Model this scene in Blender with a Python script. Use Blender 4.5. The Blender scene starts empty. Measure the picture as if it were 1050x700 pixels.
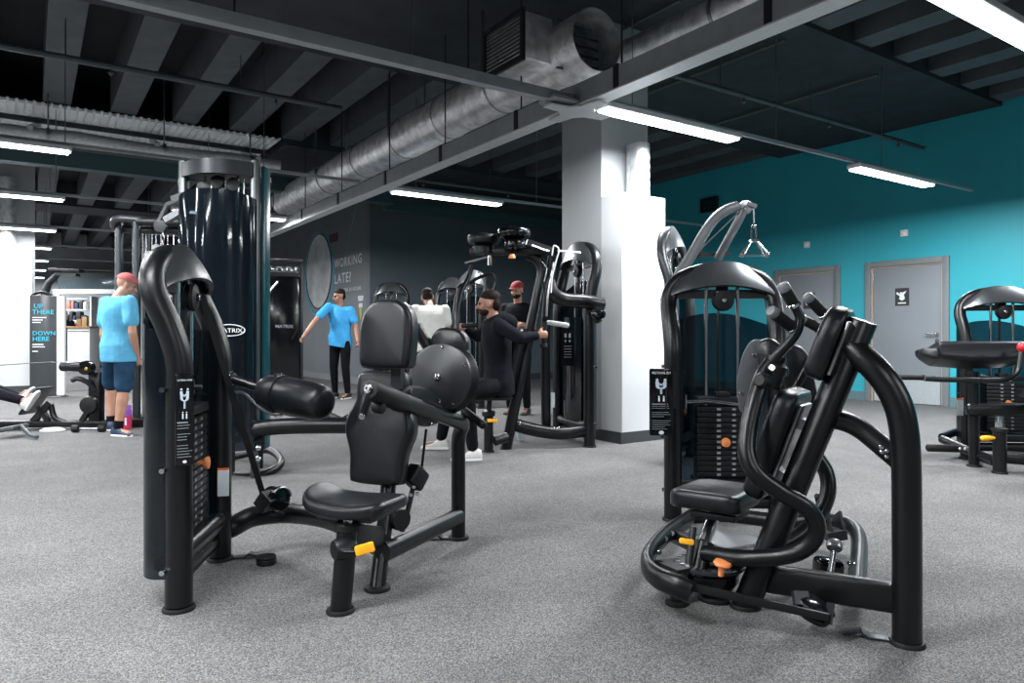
import bpy, math, random
from mathutils import Vector as V, Matrix
random.seed(7)
scene = bpy.context.scene
COL = scene.collection
PI = math.pi
FOC, HY, CX, CZ = 730.0, 343.0, 525.0, 1.05      # camera: focal length in pixels, horizon row, centre column, eye height


def P(px, py, Y):
    """world point seen at photo pixel (px,py) standing at distance Y"""
    return V(((px - CX) * Y / FOC, Y, CZ - (py - HY) * Y / FOC))


def G(px, py, z=0.0):
    return P(px, py, (CZ - z) * FOC / (py - HY))


# room axes: a runs towards the teal wall, b runs away along it
AD = V((.828, .5606, 0)).normalized()
BD = V((-AD.y, AD.x, 0))


def R(a, b, z=0.0):
    return AD * a + BD * b + V((0, 0, z))


def frame(o, x, y=None, z=None):
    """matrix with origin o and axes x,y,z (missing one is completed)"""
    if z is None:
        x = V(x).normalized(); y = V(y); y = (y - x * y.dot(x)).normalized(); z = x.cross(y)
    elif y is None:
        z = V(z).normalized(); x = V(x); x = (x - z * x.dot(z)).normalized(); y = z.cross(x)
    return Matrix(((x.x, y.x, z.x, o[0]), (x.y, y.y, z.y, o[1]), (x.z, y.z, z.z, o[2]), (0, 0, 0, 1)))


ROOM = frame(V((0, 0, 0)), AD, BD)

# ------------------------------------------------------------------ materials
MATS = {}


def mat(name, col, rough=.5, metal=0., noise=0., nscale=30., bump=0., bscale=200., coat=0., emit=None, estr=0., alpha=1., spec=.5, trans=0., sheen=0.):
    if name in MATS: return MATS[name]
    m = bpy.data.materials.new(name); m.use_nodes = True
    nt = m.node_tree; b = nt.nodes['Principled BSDF']
    b.inputs['Base Color'].default_value = (*col, 1)
    b.inputs['Roughness'].default_value = rough
    b.inputs['Metallic'].default_value = metal
    b.inputs['Specular IOR Level'].default_value = spec
    b.inputs['Coat Weight'].default_value = coat
    b.inputs['Coat Roughness'].default_value = .15
    b.inputs['Alpha'].default_value = alpha
    b.inputs['Transmission Weight'].default_value = trans
    if emit:
        b.inputs['Emission Color'].default_value = (*emit, 1); b.inputs['Emission Strength'].default_value = estr
    tc = nt.nodes.new('ShaderNodeTexCoord')
    n = nt.nodes.new('ShaderNodeTexNoise'); n.inputs['Scale'].default_value = nscale; n.inputs['Detail'].default_value = 3
    nt.links.new(tc.outputs['Object'], n.inputs['Vector'])
    k = noise if noise else .06
    r = nt.nodes.new('ShaderNodeValToRGB')
    r.color_ramp.elements[0].position = .3; r.color_ramp.elements[1].position = .7
    r.color_ramp.elements[0].color = (*[c * (1 - k) for c in col], 1)
    r.color_ramp.elements[1].color = (*[min(1, c * (1 + k)) for c in col], 1)
    nt.links.new(n.outputs['Fac'], r.inputs['Fac']); nt.links.new(r.outputs['Color'], b.inputs['Base Color'])
    if bump:
        n2 = nt.nodes.new('ShaderNodeTexNoise'); n2.inputs['Scale'].default_value = bscale; n2.inputs['Detail'].default_value = 2
        nt.links.new(tc.outputs['Object'], n2.inputs['Vector'])
        bp = nt.nodes.new('ShaderNodeBump'); bp.inputs['Strength'].default_value = bump; bp.inputs['Distance'].default_value = .01
        nt.links.new(n2.outputs['Fac'], bp.inputs['Height']); nt.links.new(bp.outputs['Normal'], b.inputs['Normal'])
    MATS[name] = m
    return m


black = mat('powder_coated_black', (.0035, .0042, .005), .30, .0, .15, 12, .06, 900, spec=.42)
black2 = mat('satin_black', (.006, .007, .008), .42, 0, .15, 20, spec=.35)
gloss = mat('gloss_black', (.003, .0035, .0045), .12, 0, .1, 8, spec=.5)
leather = mat('black_leather', (.006, .0072, .009), .30, 0, .15, 30, .12, 350, spec=.42)
rubber = mat('rubber', (.006, .006, .0065), .6, 0, .2, 40, spec=.3)
greyplate = mat('grey_painted_steel', (.03, .034, .038), .4, .4, .1, 20)
fairing_m = mat('graphite_plastic', (.12, .13, .14), .28, .8, .08, 10, .03, 500)
chrome = mat('chrome', (.62, .64, .66), .16, 1., .05, 30)
steel = mat('brushed_steel', (.35, .36, .37), .35, 1., .1, 40)
white_p = mat('white_plastic', (.75, .77, .78), .4)
yellow = mat('yellow_plastic', (.95, .42, .01), .4)
orange = mat('orange_plastic', (.85, .27, .09), .4)
red_p = mat('red_plastic', (.65, .01, .02), .35)
stickerw = mat('sticker_white', (.55, .60, .63), .5)
print_w = mat('printed_white', (.72, .76, .78), .5)
print_t = mat('printed_teal', (.03, .46, .62), .5)
print_g = mat('printed_grey', (.25, .28, .30), .5)


def shroud_mat(name, col, op):
    m = bpy.data.materials.new(name); m.use_nodes = True; nt = m.node_tree
    b = nt.nodes['Principled BSDF']; out = nt.nodes['Material Output']
    b.inputs['Base Color'].default_value = (*col, 1); b.inputs['Roughness'].default_value = .06
    b.inputs['Specular IOR Level'].default_value = .7
    t = nt.nodes.new('ShaderNodeBsdfTransparent'); t.inputs['Color'].default_value = (.42, .52, .58, 1)
    mx = nt.nodes.new('ShaderNodeMixShader')
    n = nt.nodes.new('ShaderNodeTexNoise'); n.inputs['Scale'].default_value = 3
    tc = nt.nodes.new('ShaderNodeTexCoord'); nt.links.new(tc.outputs['Object'], n.inputs['Vector'])
    mp = nt.nodes.new('ShaderNodeMapRange'); mp.inputs['To Min'].default_value = op - .04; mp.inputs['To Max'].default_value = op + .04
    nt.links.new(n.outputs['Fac'], mp.inputs['Value']); nt.links.new(mp.outputs['Result'], mx.inputs['Fac'])
    nt.links.new(t.outputs[0], mx.inputs[1]); nt.links.new(b.outputs[0], mx.inputs[2]); nt.links.new(mx.outputs[0], out.inputs['Surface'])
    return m


shroud_glass = shroud_mat('smoked_acrylic', (.006, .009, .012), .5)
shroud_dark = shroud_mat('dark_smoked_acrylic', (.006, .009, .012), .78)


# ------------------------------------------------------------------ objects
def origin_of(o):
    p = V((0, 0, 0))
    while o is not None:
        p = p + V(o.location); o = o.parent
    return p


def thing(name, label, cat, loc=(0, 0, 0), group=None):
    o = bpy.data.objects.new(name, None); COL.objects.link(o)
    o.empty_display_size = .1
    o.location = V(loc); o['label'] = label; o['category'] = cat
    if group: o['group'] = group
    return o


def tag(o, label=None, cat=None, group=None, kind=None):
    if label: o['label'] = label
    if cat: o['category'] = cat
    if group: o['group'] = group
    if kind: o['kind'] = kind
    return o


def add_obj(name, me, material, parent=None, label=None):
    o = bpy.data.objects.new(name, me); COL.objects.link(o)
    if material is not None:
        me.materials.clear()
        for mm in (material if isinstance(material, (list, tuple)) else [material]): me.materials.append(mm)
    if parent is not None: o.parent = parent
    if label: o['label'] = label
    return o


class M:
    """mesh builder: adds shapes in world (or T-local) coordinates, builds ONE mesh object"""

    def __init__(s, T=None):
        s.v = []; s.f = []; s.mi = []; s.T = T; s.cur = 0; s.marks = []; s.hold = False

    def add(s, vs, fs, T=None):
        n = len(s.v)
        if not s.hold: s.marks.append((n, len(s.f)))
        T2 = s.T @ T if (s.T is not None and T is not None) else (T if T is not None else s.T)
        for v in vs:
            v = V(v)
            s.v.append(T2 @ v if T2 is not None else v)
        flip = T2 is not None and T2.to_3x3().determinant() < 0
        for f in fs:
            s.f.append([n + i for i in (reversed(f) if flip else f)]); s.mi.append(s.cur)
        return s

    def box(s, c, d, T=None, bev=0.):
        x, y, z = d[0] / 2, d[1] / 2, d[2] / 2; c = V(c)
        if bev <= 0:
            vs = [c + V((i * x, j * y, k * z)) for i in (-1, 1) for j in (-1, 1) for k in (-1, 1)]
            fs = [(0, 1, 3, 2), (4, 6, 7, 5), (0, 4, 5, 1), (2, 3, 7, 6), (0, 2, 6, 4), (1, 5, 7, 3)]
            return s.add(vs, fs, T)
        b = min(bev, x * .9, y * .9, z * .9)
        ol = []
        for sx, sy, a0 in ((1, 1, 0), (-1, 1, 90), (-1, -1, 180), (1, -1, 270)):
            for k in range(4):
                a = math.radians(a0 + 30 * k)
                ol.append((sx * (x - b) + b * math.cos(a), sy * (y - b) + b * math.sin(a)))
        rings = []
        for zz, ins in ((-z, b * .8), (-z + b * .35, b * .2), (-z + b, 0), (z - b, 0), (z - b * .35, b * .2), (z, b * .8)):
            rings.append([c + V((px * (1 - ins / x), py * (1 - ins / y), zz)) for px, py in ol])
        return s.loft(rings, True, True, T)

    def loft(s, rings, cap0=True, cap1=True, T=None, closed=True):
        n = len(rings[0]); vs = [p for r in rings for p in r]; fs = []
        for i in range(len(rings) - 1):
            for j in range(n if closed else n - 1):
                k = (j + 1) % n
                fs.append((i * n + j, i * n + k, (i + 1) * n + k, (i + 1) * n + j))
        if cap0: fs.append(tuple(reversed(range(n))))
        if cap1: fs.append(tuple((len(rings) - 1) * n + j for j in range(n)))
        return s.add(vs, fs, T)

    def bar(s, p0, p1, w, h, up=(0, 0, 1), bev=0.):
        """box beam from p0 to p1, w across, h along up"""
        p0 = V(p0); p1 = V(p1); d = p1 - p0; L = d.length; d.normalize()
        up = V(up)
        if abs(up.normalized().dot(d)) > .98: up = V((0, 1, 0)) if abs(d.y) < .9 else V((1, 0, 0))
        side = up.cross(d).normalized(); u = d.cross(side)
        T = Matrix(((d.x, side.x, u.x, (p0.x + p1.x) / 2), (d.y, side.y, u.y, (p0.y + p1.y) / 2), (d.z, side.z, u.z, (p0.z + p1.z) / 2), (0, 0, 0, 1)))
        return s.box((0, 0, 0), (L, w, h), T, bev)

    def tube(s, pts, r, n=14, flat=1., up=None, caps=True, closed=False, rnd=False):
        """sweep; r scalar or list; flat scales the radius across 'up' (flat>1: taller along up)"""
        pts = [V(p) for p in pts]; N = len(pts)
        rs = list(r) if isinstance(r, (list, tuple)) else [r] * N
        if len(rs) != N: rs = [rs[0] + (rs[-1] - rs[0]) * i / (N - 1) for i in range(N)] if len(rs) == 2 else resample(rs, N)
        tans = []
        for i in range(N):
            a = pts[(i - 1) % N] if (i > 0 or closed) else pts[0]
            b = pts[(i + 1) % N] if (i < N - 1 or closed) else pts[-1]
            t = (b - a); tans.append(t.normalized() if t.length > 1e-9 else V((0, 0, 1)))
        if up is None:
            up = V((0, 0, 1)) if abs(tans[0].z) < .9 else V((0, 1, 0))
            fixed = False
        else:
            up = V(up); fixed = True
        side = up.cross(tans[0]).normalized(); u = tans[0].cross(side)
        rings = []
        cs = [(math.cos(2 * PI * k / n), math.sin(2 * PI * k / n)) for k in range(n)]
        for i in range(N):
            t = tans[i]
            if fixed:
                sd = up.cross(t)
                if sd.length > .15: side = sd.normalized()
                else: side = (side - t * side.dot(t)).normalized()
            else: side = (side - t * side.dot(t)).normalized()
            u = t.cross(side)
            rings.append([pts[i] + side * (c * rs[i]) + u * (q * rs[i] * flat) for c, q in cs])
        if rnd and not closed:
            def endr(i, sgn):
                out = []
                for k in (1, 2, 3):
                    a = k * PI / 6 * .95
                    cen = pts[i] + tans[i] * sgn * rs[i] * math.sin(a) * rnd
                    out.append([cen + (q - pts[i]) * math.cos(a) for q in rings[0 if i == 0 else -1]])
                return out
            e0 = endr(0, -1); e1 = endr(N - 1, 1)
            rings = list(reversed(e0)) + rings + e1
        if closed:
            rings.append(rings[0])
            return s.loft(rings, False, False)
        return s.loft(rings, caps, caps)

    def cyl(s, p0, p1, r, r1=None, n=20, bev=.0):
        p0 = V(p0); p1 = V(p1); r1 = r if r1 is None else r1
        if bev:
            d = (p1 - p0).normalized()
            return s.tube([p0, p0 + d * bev * .3, p0 + d * bev, p1 - d * bev, p1 - d * bev * .3, p1], [r - bev, r - bev * .3, r, r1, r1 - bev * .3, r1 - bev], n)
        return s.tube([p0, p1], [r, r1], n)

    def lathe(s, o, axis, prof, n=28, T=None):
        """prof: list of (radius, height along axis)"""
        o = V(o); a = V(axis).normalized()
        x = a.orthogonal().normalized(); y = a.cross(x)
        rings = [[o + a * h + (x * math.cos(2 * PI * k / n) + y * math.sin(2 * PI * k / n)) * max(rr, 1e-4) for k in range(n)] for rr, h in prof]
        return s.loft(rings, True, True, T)

    def ball(s, c, r, T=None, n=16, m=10):
        r = (r, r, r) if not isinstance(r, (tuple, list)) else r; c = V(c)
        rings = []
        for i in range(m + 1):
            t = PI * i / m; t = min(max(t, .02), PI - .02)
            rings.append([c + V((r[0] * math.sin(t) * math.cos(2 * PI * k / n), r[1] * math.sin(t) * math.sin(2 * PI * k / n), -r[2] * math.cos(t))) for k in range(n)])
        return s.loft(rings, True, True, T)

    def prism(s, ol, T, h0, h1, bev=0.):
        """outline (local x,y; counter-clockwise) extruded along local z from h0 to h1"""
        if bev: prof = [(bev, h0), (bev * .3, h0 + bev * .3), (0, h0 + bev), (0, h1 - bev), (bev * .3, h1 - bev * .3), (bev, h1)]
        else: prof = [(0, h0), (0, h1)]
        rings = [[V((x, y, h)) for x, y in inset(ol, i)] for i, h in prof]
        return s.loft(rings, True, True, T)

    def pad(s, ol, T, th, e=.02, puff=.01, sides=True):
        """upholstered cushion: back at z=0, front bulging to th+puff"""
        prof = [(e * .5, 0), (.0, e * .35), (0, th - e)]
        for k in range(1, 5):
            a = k * PI / 8; prof.append((e * (1 - math.cos(a)), th - e + e * math.sin(a)))
        rings = [[V((x, y, h)) for x, y in inset(ol, i)] for i, h in prof]
        last = inset(ol, e); cx = sum(p[0] for p in last) / len(last); cy = sum(p[1] for p in last) / len(last)
        for q in (.88, .72, .5, .25, .05):
            rings.append([V((cx + (x - cx) * q, cy + (y - cy) * q, th + puff * (1 - q * q))) for x, y in last])
        return s.loft(rings, True, True, T)

    def sheet(s, rows, th=0., T=None):
        """grid of points; th>0 gives it thickness along its normals"""
        nr = len(rows); nc = len(rows[0]); rows = [[V(p) for p in r] for r in rows]
        fs = [(i * nc + j, i * nc + j + 1, (i + 1) * nc + j + 1, (i + 1) * nc + j) for i in range(nr - 1) for j in range(nc - 1)]
        if not th: return s.add([p for r in rows for p in r], fs, T)
        off = []
        for i in range(nr):
            o = []
            for j in range(nc):
                a = rows[min(i + 1, nr - 1)][j] - rows[max(i - 1, 0)][j]; b = rows[i][min(j + 1, nc - 1)] - rows[i][max(j - 1, 0)]
                nn = b.cross(a)
                nn = nn.normalized() if nn.length > 1e-10 else V((0, 0, 1))
                o.append(rows[i][j] - nn * th)
            off.append(o)
        k = nr * nc
        fs2 = [tuple(k + q for q in reversed(f)) for f in fs]
        for i in range(nr - 1):
            fs2.append((i * nc, (i + 1) * nc, k + (i + 1) * nc, k + i * nc))
            fs2.append((i * nc + nc - 1, k + i * nc + nc - 1, k + (i + 1) * nc + nc - 1, (i + 1) * nc + nc - 1))
        for j in range(nc - 1):
            fs2.append((j, k + j, k + j + 1, j + 1)); q = (nr - 1) * nc
            fs2.append((q + j, q + j + 1, k + q + j + 1, k + q + j))
        return s.add([p for r in rows for p in r] + [p for r in off for p in r], fs + fs2, T)

    def bolt(s, p, d, r=.009, h=.008):
        d = V(d).normalized()
        return s.lathe(p, d, [(r, 0), (r, h * .6), (r * .7, h), (r * .35, h), (r * .3, h * .6)], 8)

    def mesh(s, name, off=V((0, 0, 0)), smooth=True, angle=35):
        me = bpy.data.meshes.new(name)
        me.from_pydata([tuple(v - off) for v in s.v], [], s.f)
        me.polygons.foreach_set('material_index', s.mi)
        me.validate(); me.update()
        import bmesh
        bm = bmesh.new(); bm.from_mesh(me); bmesh.ops.recalc_face_normals(bm, faces=bm.faces[:]); bm.to_mesh(me); bm.free()
        if smooth:
            me.polygons.foreach_set('use_smooth', [True] * len(me.polygons)); me.set_sharp_from_angle(angle=math.radians(angle))
        return me

    def build(s, name, material, parent=None, label=None, loc=None, smooth=True, angle=35):
        off = origin_of(parent) if parent is not None else V((0, 0, 0))
        if loc is None and parent is None:
            xs = [v.x for v in s.v]; ys = [v.y for v in s.v]; zs = [v.z for v in s.v]
            loc = V(((min(xs) + max(xs)) / 2, (min(ys) + max(ys)) / 2, min(zs)))
        if loc is not None: off = off + V(loc)
        o = add_obj(name, s.mesh(name, off, smooth, angle), material, parent, label)
        if loc is not None: o.location = V(loc)
        return o


def build_each(q, name, material, parent=None, every=1, **kw):
    """one object per added shape (or per 'every' shapes)"""
    mk = q.marks[::every] + [(len(q.v), len(q.f))]; out = []
    for (v0, f0), (v1, f1) in zip(mk, mk[1:]):
        m = M(); m.v = q.v[v0:v1]; m.f = [[i - v0 for i in f] for f in q.f[f0:f1]]; m.mi = q.mi[f0:f1]
        out.append(m.build(name, material, parent, **kw))
    return out


def resample(rs, N):
    out = []
    for i in range(N):
        t = i / (N - 1) * (len(rs) - 1); k = min(int(t), len(rs) - 2); u = t - k
        out.append(rs[k] * (1 - u) + rs[k + 1] * u)
    return out


def cr(pts, sub=6, closed=False):
    """Catmull-Rom through the points"""
    pts = [V(p) for p in pts]; N = len(pts); out = []
    segs = N if closed else N - 1
    for i in range(segs):
        p1 = pts[i]; p2 = pts[(i + 1) % N]
        p0 = pts[(i - 1) % N] if (closed or i > 0) else p1 * 2 - p2
        p3 = pts[(i + 2) % N] if (closed or i + 2 < N) else p2 * 2 - p1
        for k in range(sub):
            t = k / sub
            out.append(.5 * ((2 * p1) + (p2 - p0) * t + (2 * p0 - 5 * p1 + 4 * p2 - p3) * t * t + (3 * p1 - p0 - 3 * p2 + p3) * t ** 3))
    if not closed: out.append(pts[-1])
    return out


def bend(pts, rad, sub=6, closed=False):
    """polyline with rounded corners; rad scalar or list per corner"""
    pts = [V(p) for p in pts]; N = len(pts); out = []
    for i in range(N):
        if not closed and i in (0, N - 1): out.append(pts[i]); continue
        p = pts[i]; a = pts[(i - 1) % N]; b = pts[(i + 1) % N]
        r = rad[i] if isinstance(rad, (list, tuple)) else rad
        r1 = min(r, (a - p).length * .49, (b - p).length * .49)
        if r1 < 1e-5: out.append(p); continue
        s0 = p + (a - p).normalized() * r1; s1 = p + (b - p).normalized() * r1
        for k in range(sub + 1):
            t = k / sub
            out.append(s0 * (1 - t) ** 2 + p * 2 * t * (1 - t) + s1 * t * t)
    return out


def rpoly(pts, rad, sub=5):
    """closed 2D polygon with rounded corners -> list of (x,y)"""
    return [(p.x, p.y) for p in bend([V((x, y, 0)) for x, y in pts], rad, sub, True)]


def rrect(w, h, r, sub=5):
    return rpoly([(w / 2, -h / 2), (w / 2, h / 2), (-w / 2, h / 2), (-w / 2, -h / 2)], r, sub)


def circ(r, n=28, ry=None):
    ry = r if ry is None else ry
    return [(r * math.cos(2 * PI * k / n), ry * math.sin(2 * PI * k / n)) for k in range(n)]


def inset(ol, d):
    if abs(d) < 1e-9: return ol
    n = len(ol); out = []
    area = sum(ol[i][0] * ol[(i + 1) % n][1] - ol[(i + 1) % n][0] * ol[i][1] for i in range(n))
    sg = 1 if area > 0 else -1
    for i in range(n):
        ax, ay = ol[i - 1]; bx, by = ol[(i + 1) % n]; dx, dy = bx - ax, by - ay
        L = math.hypot(dx, dy) or 1
        out.append((ol[i][0] - sg * dy / L * d, ol[i][1] + sg * dx / L * d))
    return out


def text_mesh(txt, size, T, ext=.001, align='LEFT', sx=1., spacing=1., line=1.):
    """built-in font as a mesh in T's x,y plane (T world)"""
    cu = bpy.data.curves.new('lettering', 'FONT'); cu.body = txt; cu.size = size; cu.extrude = ext; cu.align_x = align
    cu.space_character = spacing; cu.space_line = line; cu.resolution_u = 2; cu.offset = size * .012
    ob = bpy.data.objects.new('lettering', cu); COL.objects.link(ob)
    dg = bpy.context.evaluated_depsgraph_get(); dg.update()
    me = bpy.data.meshes.new_from_object(ob.evaluated_get(dg))
    bpy.data.objects.remove(ob); bpy.data.curves.remove(cu)
    vs = [V((v.co.x * sx, v.co.y, v.co.z)) for v in me.vertices]; fs = [tuple(p.vertices) for p in me.polygons]
    bpy.data.meshes.remove(me)
    m = M(); m.add(vs, fs, T)
    return m


def copy_tree(o, parent=None):
    c = o.copy(); COL.objects.link(c)
    if parent is not None: c.parent = parent
    for ch in list(o.children): copy_tree(ch, c)
    return c
EXPO = 0.2
# ================================================================= ROOM
def carpet_mat():
    m = bpy.data.materials.new('speckled_grey_carpet'); m.use_nodes = True; nt = m.node_tree; b = nt.nodes['Principled BSDF']
    tc = nt.nodes.new('ShaderNodeTexCoord')
    def nz(scale, det=2, rough=.6):
        n = nt.nodes.new('ShaderNodeTexNoise'); n.inputs['Scale'].default_value = scale; n.inputs['Detail'].default_value = det; n.inputs['Roughness'].default_value = rough
        nt.links.new(tc.outputs['Object'], n.inputs['Vector']); return n
    n0 = nz(190, 2, .6); n2 = nz(2.2, 3)
    vo = nt.nodes.new('ShaderNodeTexVoronoi'); vo.inputs['Scale'].default_value = 250; nt.links.new(tc.outputs['Object'], vo.inputs['Vector'])
    sp = nt.nodes.new('ShaderNodeSeparateColor'); nt.links.new(vo.outputs['Color'], sp.inputs['Color'])
    n1 = nt.nodes.new('ShaderNodeMix'); n1.data_type = 'FLOAT'; n1.inputs['Factor'].default_value = .42
    nt.links.new(n0.outputs['Fac'], n1.inputs['A']); nt.links.new(sp.outputs['Red'], n1.inputs['B'])
    r = nt.nodes.new('ShaderNodeValToRGB'); e = r.color_ramp.elements
    e[0].position = .26; e[0].color = (.048, .048, .049, 1); e[1].position = .76; e[1].color = (.25, .248, .246, 1)
    x = r.color_ramp.elements.new(.5); x.color = (.118, .1165, .1155, 1)
    nt.links.new(n1.outputs['Result'], r.inputs['Fac'])
    r2 = nt.nodes.new('ShaderNodeValToRGB'); r2.color_ramp.elements[0].position = .3; r2.color_ramp.elements[1].position = .7
    r2.color_ramp.elements[0].color = (.86, .86, .86, 1); r2.color_ramp.elements[1].color = (1.08, 1.08, 1.08, 1)
    nt.links.new(n2.outputs['Fac'], r2.inputs['Fac'])
    mx = nt.nodes.new('ShaderNodeMix'); mx.data_type = 'RGBA'; mx.blend_type = 'MULTIPLY'; mx.inputs['Factor'].default_value = 1
    nt.links.new(r.outputs['Color'], mx.inputs['A']); nt.links.new(r2.outputs['Color'], mx.inputs['B'])
    nt.links.new(mx.outputs['Result'], b.inputs['Base Color']); b.inputs['Roughness'].default_value = .9; b.inputs['Specular IOR Level'].default_value = .2
    bp = nt.nodes.new('ShaderNodeBump'); bp.inputs['Strength'].default_value = .12; bp.inputs['Distance'].default_value = .002
    nt.links.new(n1.outputs['Result'], bp.inputs['Height']); nt.links.new(bp.outputs['Normal'], b.inputs['Normal'])
    return m


A0, A1, B0, B1, HC = -13.0, 11.08, -5.0, 31.0, 4.4
teal = mat('teal_wall_paint', (.022, .35, .43), .55, 0, .05, 1.5, .05, 150)
charcoal = mat('charcoal_wall_paint', (.095, .112, .128), .38, 0, .08, 1.2, .05, 150)
white_wall = mat('white_wall_paint', (.56, .575, .59), .6, 0, .03, 1.5, .04, 120)
grey_col = mat('pale_grey_paint', (.33, .345, .36), .6, 0, .05, 1.5, .04, 120)
soffit = mat('dark_painted_concrete', (.021, .027, .033), .75, 0, .35, 3, .3, 30)
rib_m = mat('grey_painted_rib', (.075, .088, .098), .7, 0, .2, 3, .2, 40)
recess = mat('near_black_recess', (.008, .010, .013), .8, 0, .3, 3)
deck_m = mat('pale_steel_deck', (.80, .84, .86), .5, .0, .1, 6)
foil = mat('foil_insulation', (.80, .81, .82), .38, .7, .3, 9, 1.0, 14)
tray_m = mat('pale_painted_tray', (.36, .385, .40), .5, .2, .08, 10)
pipe_m = mat('dark_painted_pipe', (.07, .085, .09), .5, .2, .1, 10)
wrap_m = mat('pipe_lagging', (.50, .53, .55), .55, .3, .15, 20, .4, 40)
skirt_m = mat('dark_skirting', (.035, .040, .044), .5)

fl = M(ROOM); fl.box(((A0 + A1) / 2, (B0 + B1) / 2, -.05), (A1 - A0 + .4, B1 - B0 + .4, .1))
tag(fl.build('floor', carpet_mat(), loc=(0, 0, 0), smooth=False), kind='structure')
c = M(ROOM); c.box(((A0 + A1) / 2, (B0 + B1) / 2, HC + .45), (A1 - A0 + .4, B1 - B0 + .4, .1))
tag(c.build('ceiling', recess, smooth=False), kind='structure')


def wallbox(name, a0, a1, b0, b1, z0, z1, m, angle=30):
    w = M(ROOM); w.box(((a0 + a1) / 2, (b0 + b1) / 2, (z0 + z1) / 2), (a1 - a0, b1 - b0, z1 - z0))
    return tag(w.build(name, m, smooth=False), kind='structure')


# teal wall has two door openings
d1 = (5.60, 4.55)      # near door: b centre found from the photo below


def b_on_teal(px):     # where a view ray meets the teal wall
    r = (px - CX) / FOC; Y = A1 / (AD.x * r + AD.y); p = V((r * Y, Y, 0)); return p.dot(BD), Y


bR1, _ = b_on_teal(974); bR0, _ = b_on_teal(888)      # outer frame edges of the near door
bL1, _ = b_on_teal(862); bL0 = bL1 + (bR0 - bR1)
DH = 2.2
segs = [(B0, bR1), (bR0, bL1), (bL0, 13.9)]
w = M(ROOM)
for s0, s1 in segs: w.box((A1 + .1, (s0 + s1) / 2, 2.4), (.2, s1 - s0, 4.8))
for s0, s1 in ((bR1, bR0), (bL1, bL0)): w.box((A1 + .1, (s0 + s1) / 2, (DH + 4.8) / 2), (.2, s1 - s0, 4.8 - DH))
tag(w.build('wall_right', teal, smooth=False), kind='structure')

door_m = mat('grey_door_paint', (.20, .225, .25), .45, 0, .04, 2)
doorf_m = mat('grey_door_frame', (.17, .19, .20), .45)
edge_m = mat('door_edge_wood', (.50, .40, .30), .5)
kick_m = mat('pale_kick_plate', (.42, .47, .49), .35, .3)
for n, (s0, s1) in enumerate(((bR1, bR0), (bL1, bL0))):
    mid = (s0 + s1) / 2; W = s1 - s0
    root = bpy.data.objects.new('door_%d' % (n + 1), None); COL.objects.link(root); root.location = R(A1, mid); root['kind'] = 'structure'
    leaf = M(ROOM); leaf.box((A1 + .03, mid, (DH - .1) / 2 + .005), (.045, W - .23, DH - .12), bev=.003)
    leaf.build('door_leaf', door_m, root)
    fr = M(ROOM)
    for sd in (-1, 1): fr.box((A1 - .005, mid + sd * (W / 2 - .045), DH / 2), (.07, .09, DH), bev=.005)
    fr.box((A1 - .005, mid, DH - .045), (.068, W - .18, .09), bev=.005)
    fr.build('door_frame', doorf_m, root)
    ed = M(ROOM)
    for sd in (-1, 1): ed.box((A1 + .005, mid + sd * (W / 2 - .101), (DH - .1) / 2), (.03, .016, DH - .1))
    ed.box((A1 + .005, mid, DH - .1), (.03, W - .2, .014)); ed.build('door_lining', edge_m, root)
    kp = M(ROOM); kp.box((A1 + .003, mid, .19), (.006, W - .27, .36)); kp.build('kick_plate', kick_m, root)
    hd = M(ROOM); hb = mid - W / 2 + .17
    hd.cyl((A1 + .01, hb, 1.06), (A1 - .05, hb, 1.06), .028, n=14); hd.bar((A1 - .045, hb - .012, 1.06), (A1 - .045, hb + .15, 1.06), .02, .022, bev=.005)
    hd.cyl((A1 + .01, hb, .96), (A1 - .01, hb, .96), .03, n=14)
    hd.build('door_handle', chrome, root)
    hg = M(ROOM)
    for hz in (.35, 1.25, 1.95): hg.cyl((A1 - .005, mid + W / 2 - .115, hz - .06), (A1 - .005, mid + W / 2 - .115, hz + .06), .012, n=8)
    build_each(hg, 'hinge', steel, root)
    # sign on the door
    sb = mid + (.06 if n == 0 else -.05)
    sg = M(ROOM); sg.box((A1 + .004, sb, 1.63), (.006, .21, .27)); sgo = sg.build('door_sign', mat('sign_black', (.012, .014, .016), .4), root)
    T = frame(R(A1 - .0005, sb, 1.63), -BD, V((0, 0, 1)))
    pic = M(T)
    if n == 0:   # winged showering figure
        pic.prism([(-.07, .08), (-.02, .03), (-.01, .06), (.07, .09), (.03, .03), (.045, -.03), (.0, -.06), (-.045, -.03), (-.03, .01), (-.09, .05)][::-1], None, .0, .0015)
        pic.prism(circ(.018, 12), Matrix.Translation((-.015, .055, 0)), 0, .0018)
        pic.box((0, -.095, .0005), (.12, .02, .001))
    else:        # wheelchair symbol
        pic.tube([V((-.02 + .045 * math.cos(a), -.03 + .045 * math.sin(a), 0)) for a in [2 * PI * k / 20 for k in range(20)]], .006, 5, closed=True)
        pic.bar((-.02, .06, 0), (-.015, .0, 0), .014, .002); pic.bar((-.015, .0, 0), (.035, -.005, 0), .014, .002); pic.bar((.035, -.005, 0), (.055, -.06, 0), .014, .002)
        pic.prism(circ(.016, 12), Matrix.Translation((-.02, .085, 0)), 0, .002)
    pic.build('sign_symbol', print_w, sgo, loc=V((0, 0, 0)))

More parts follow.
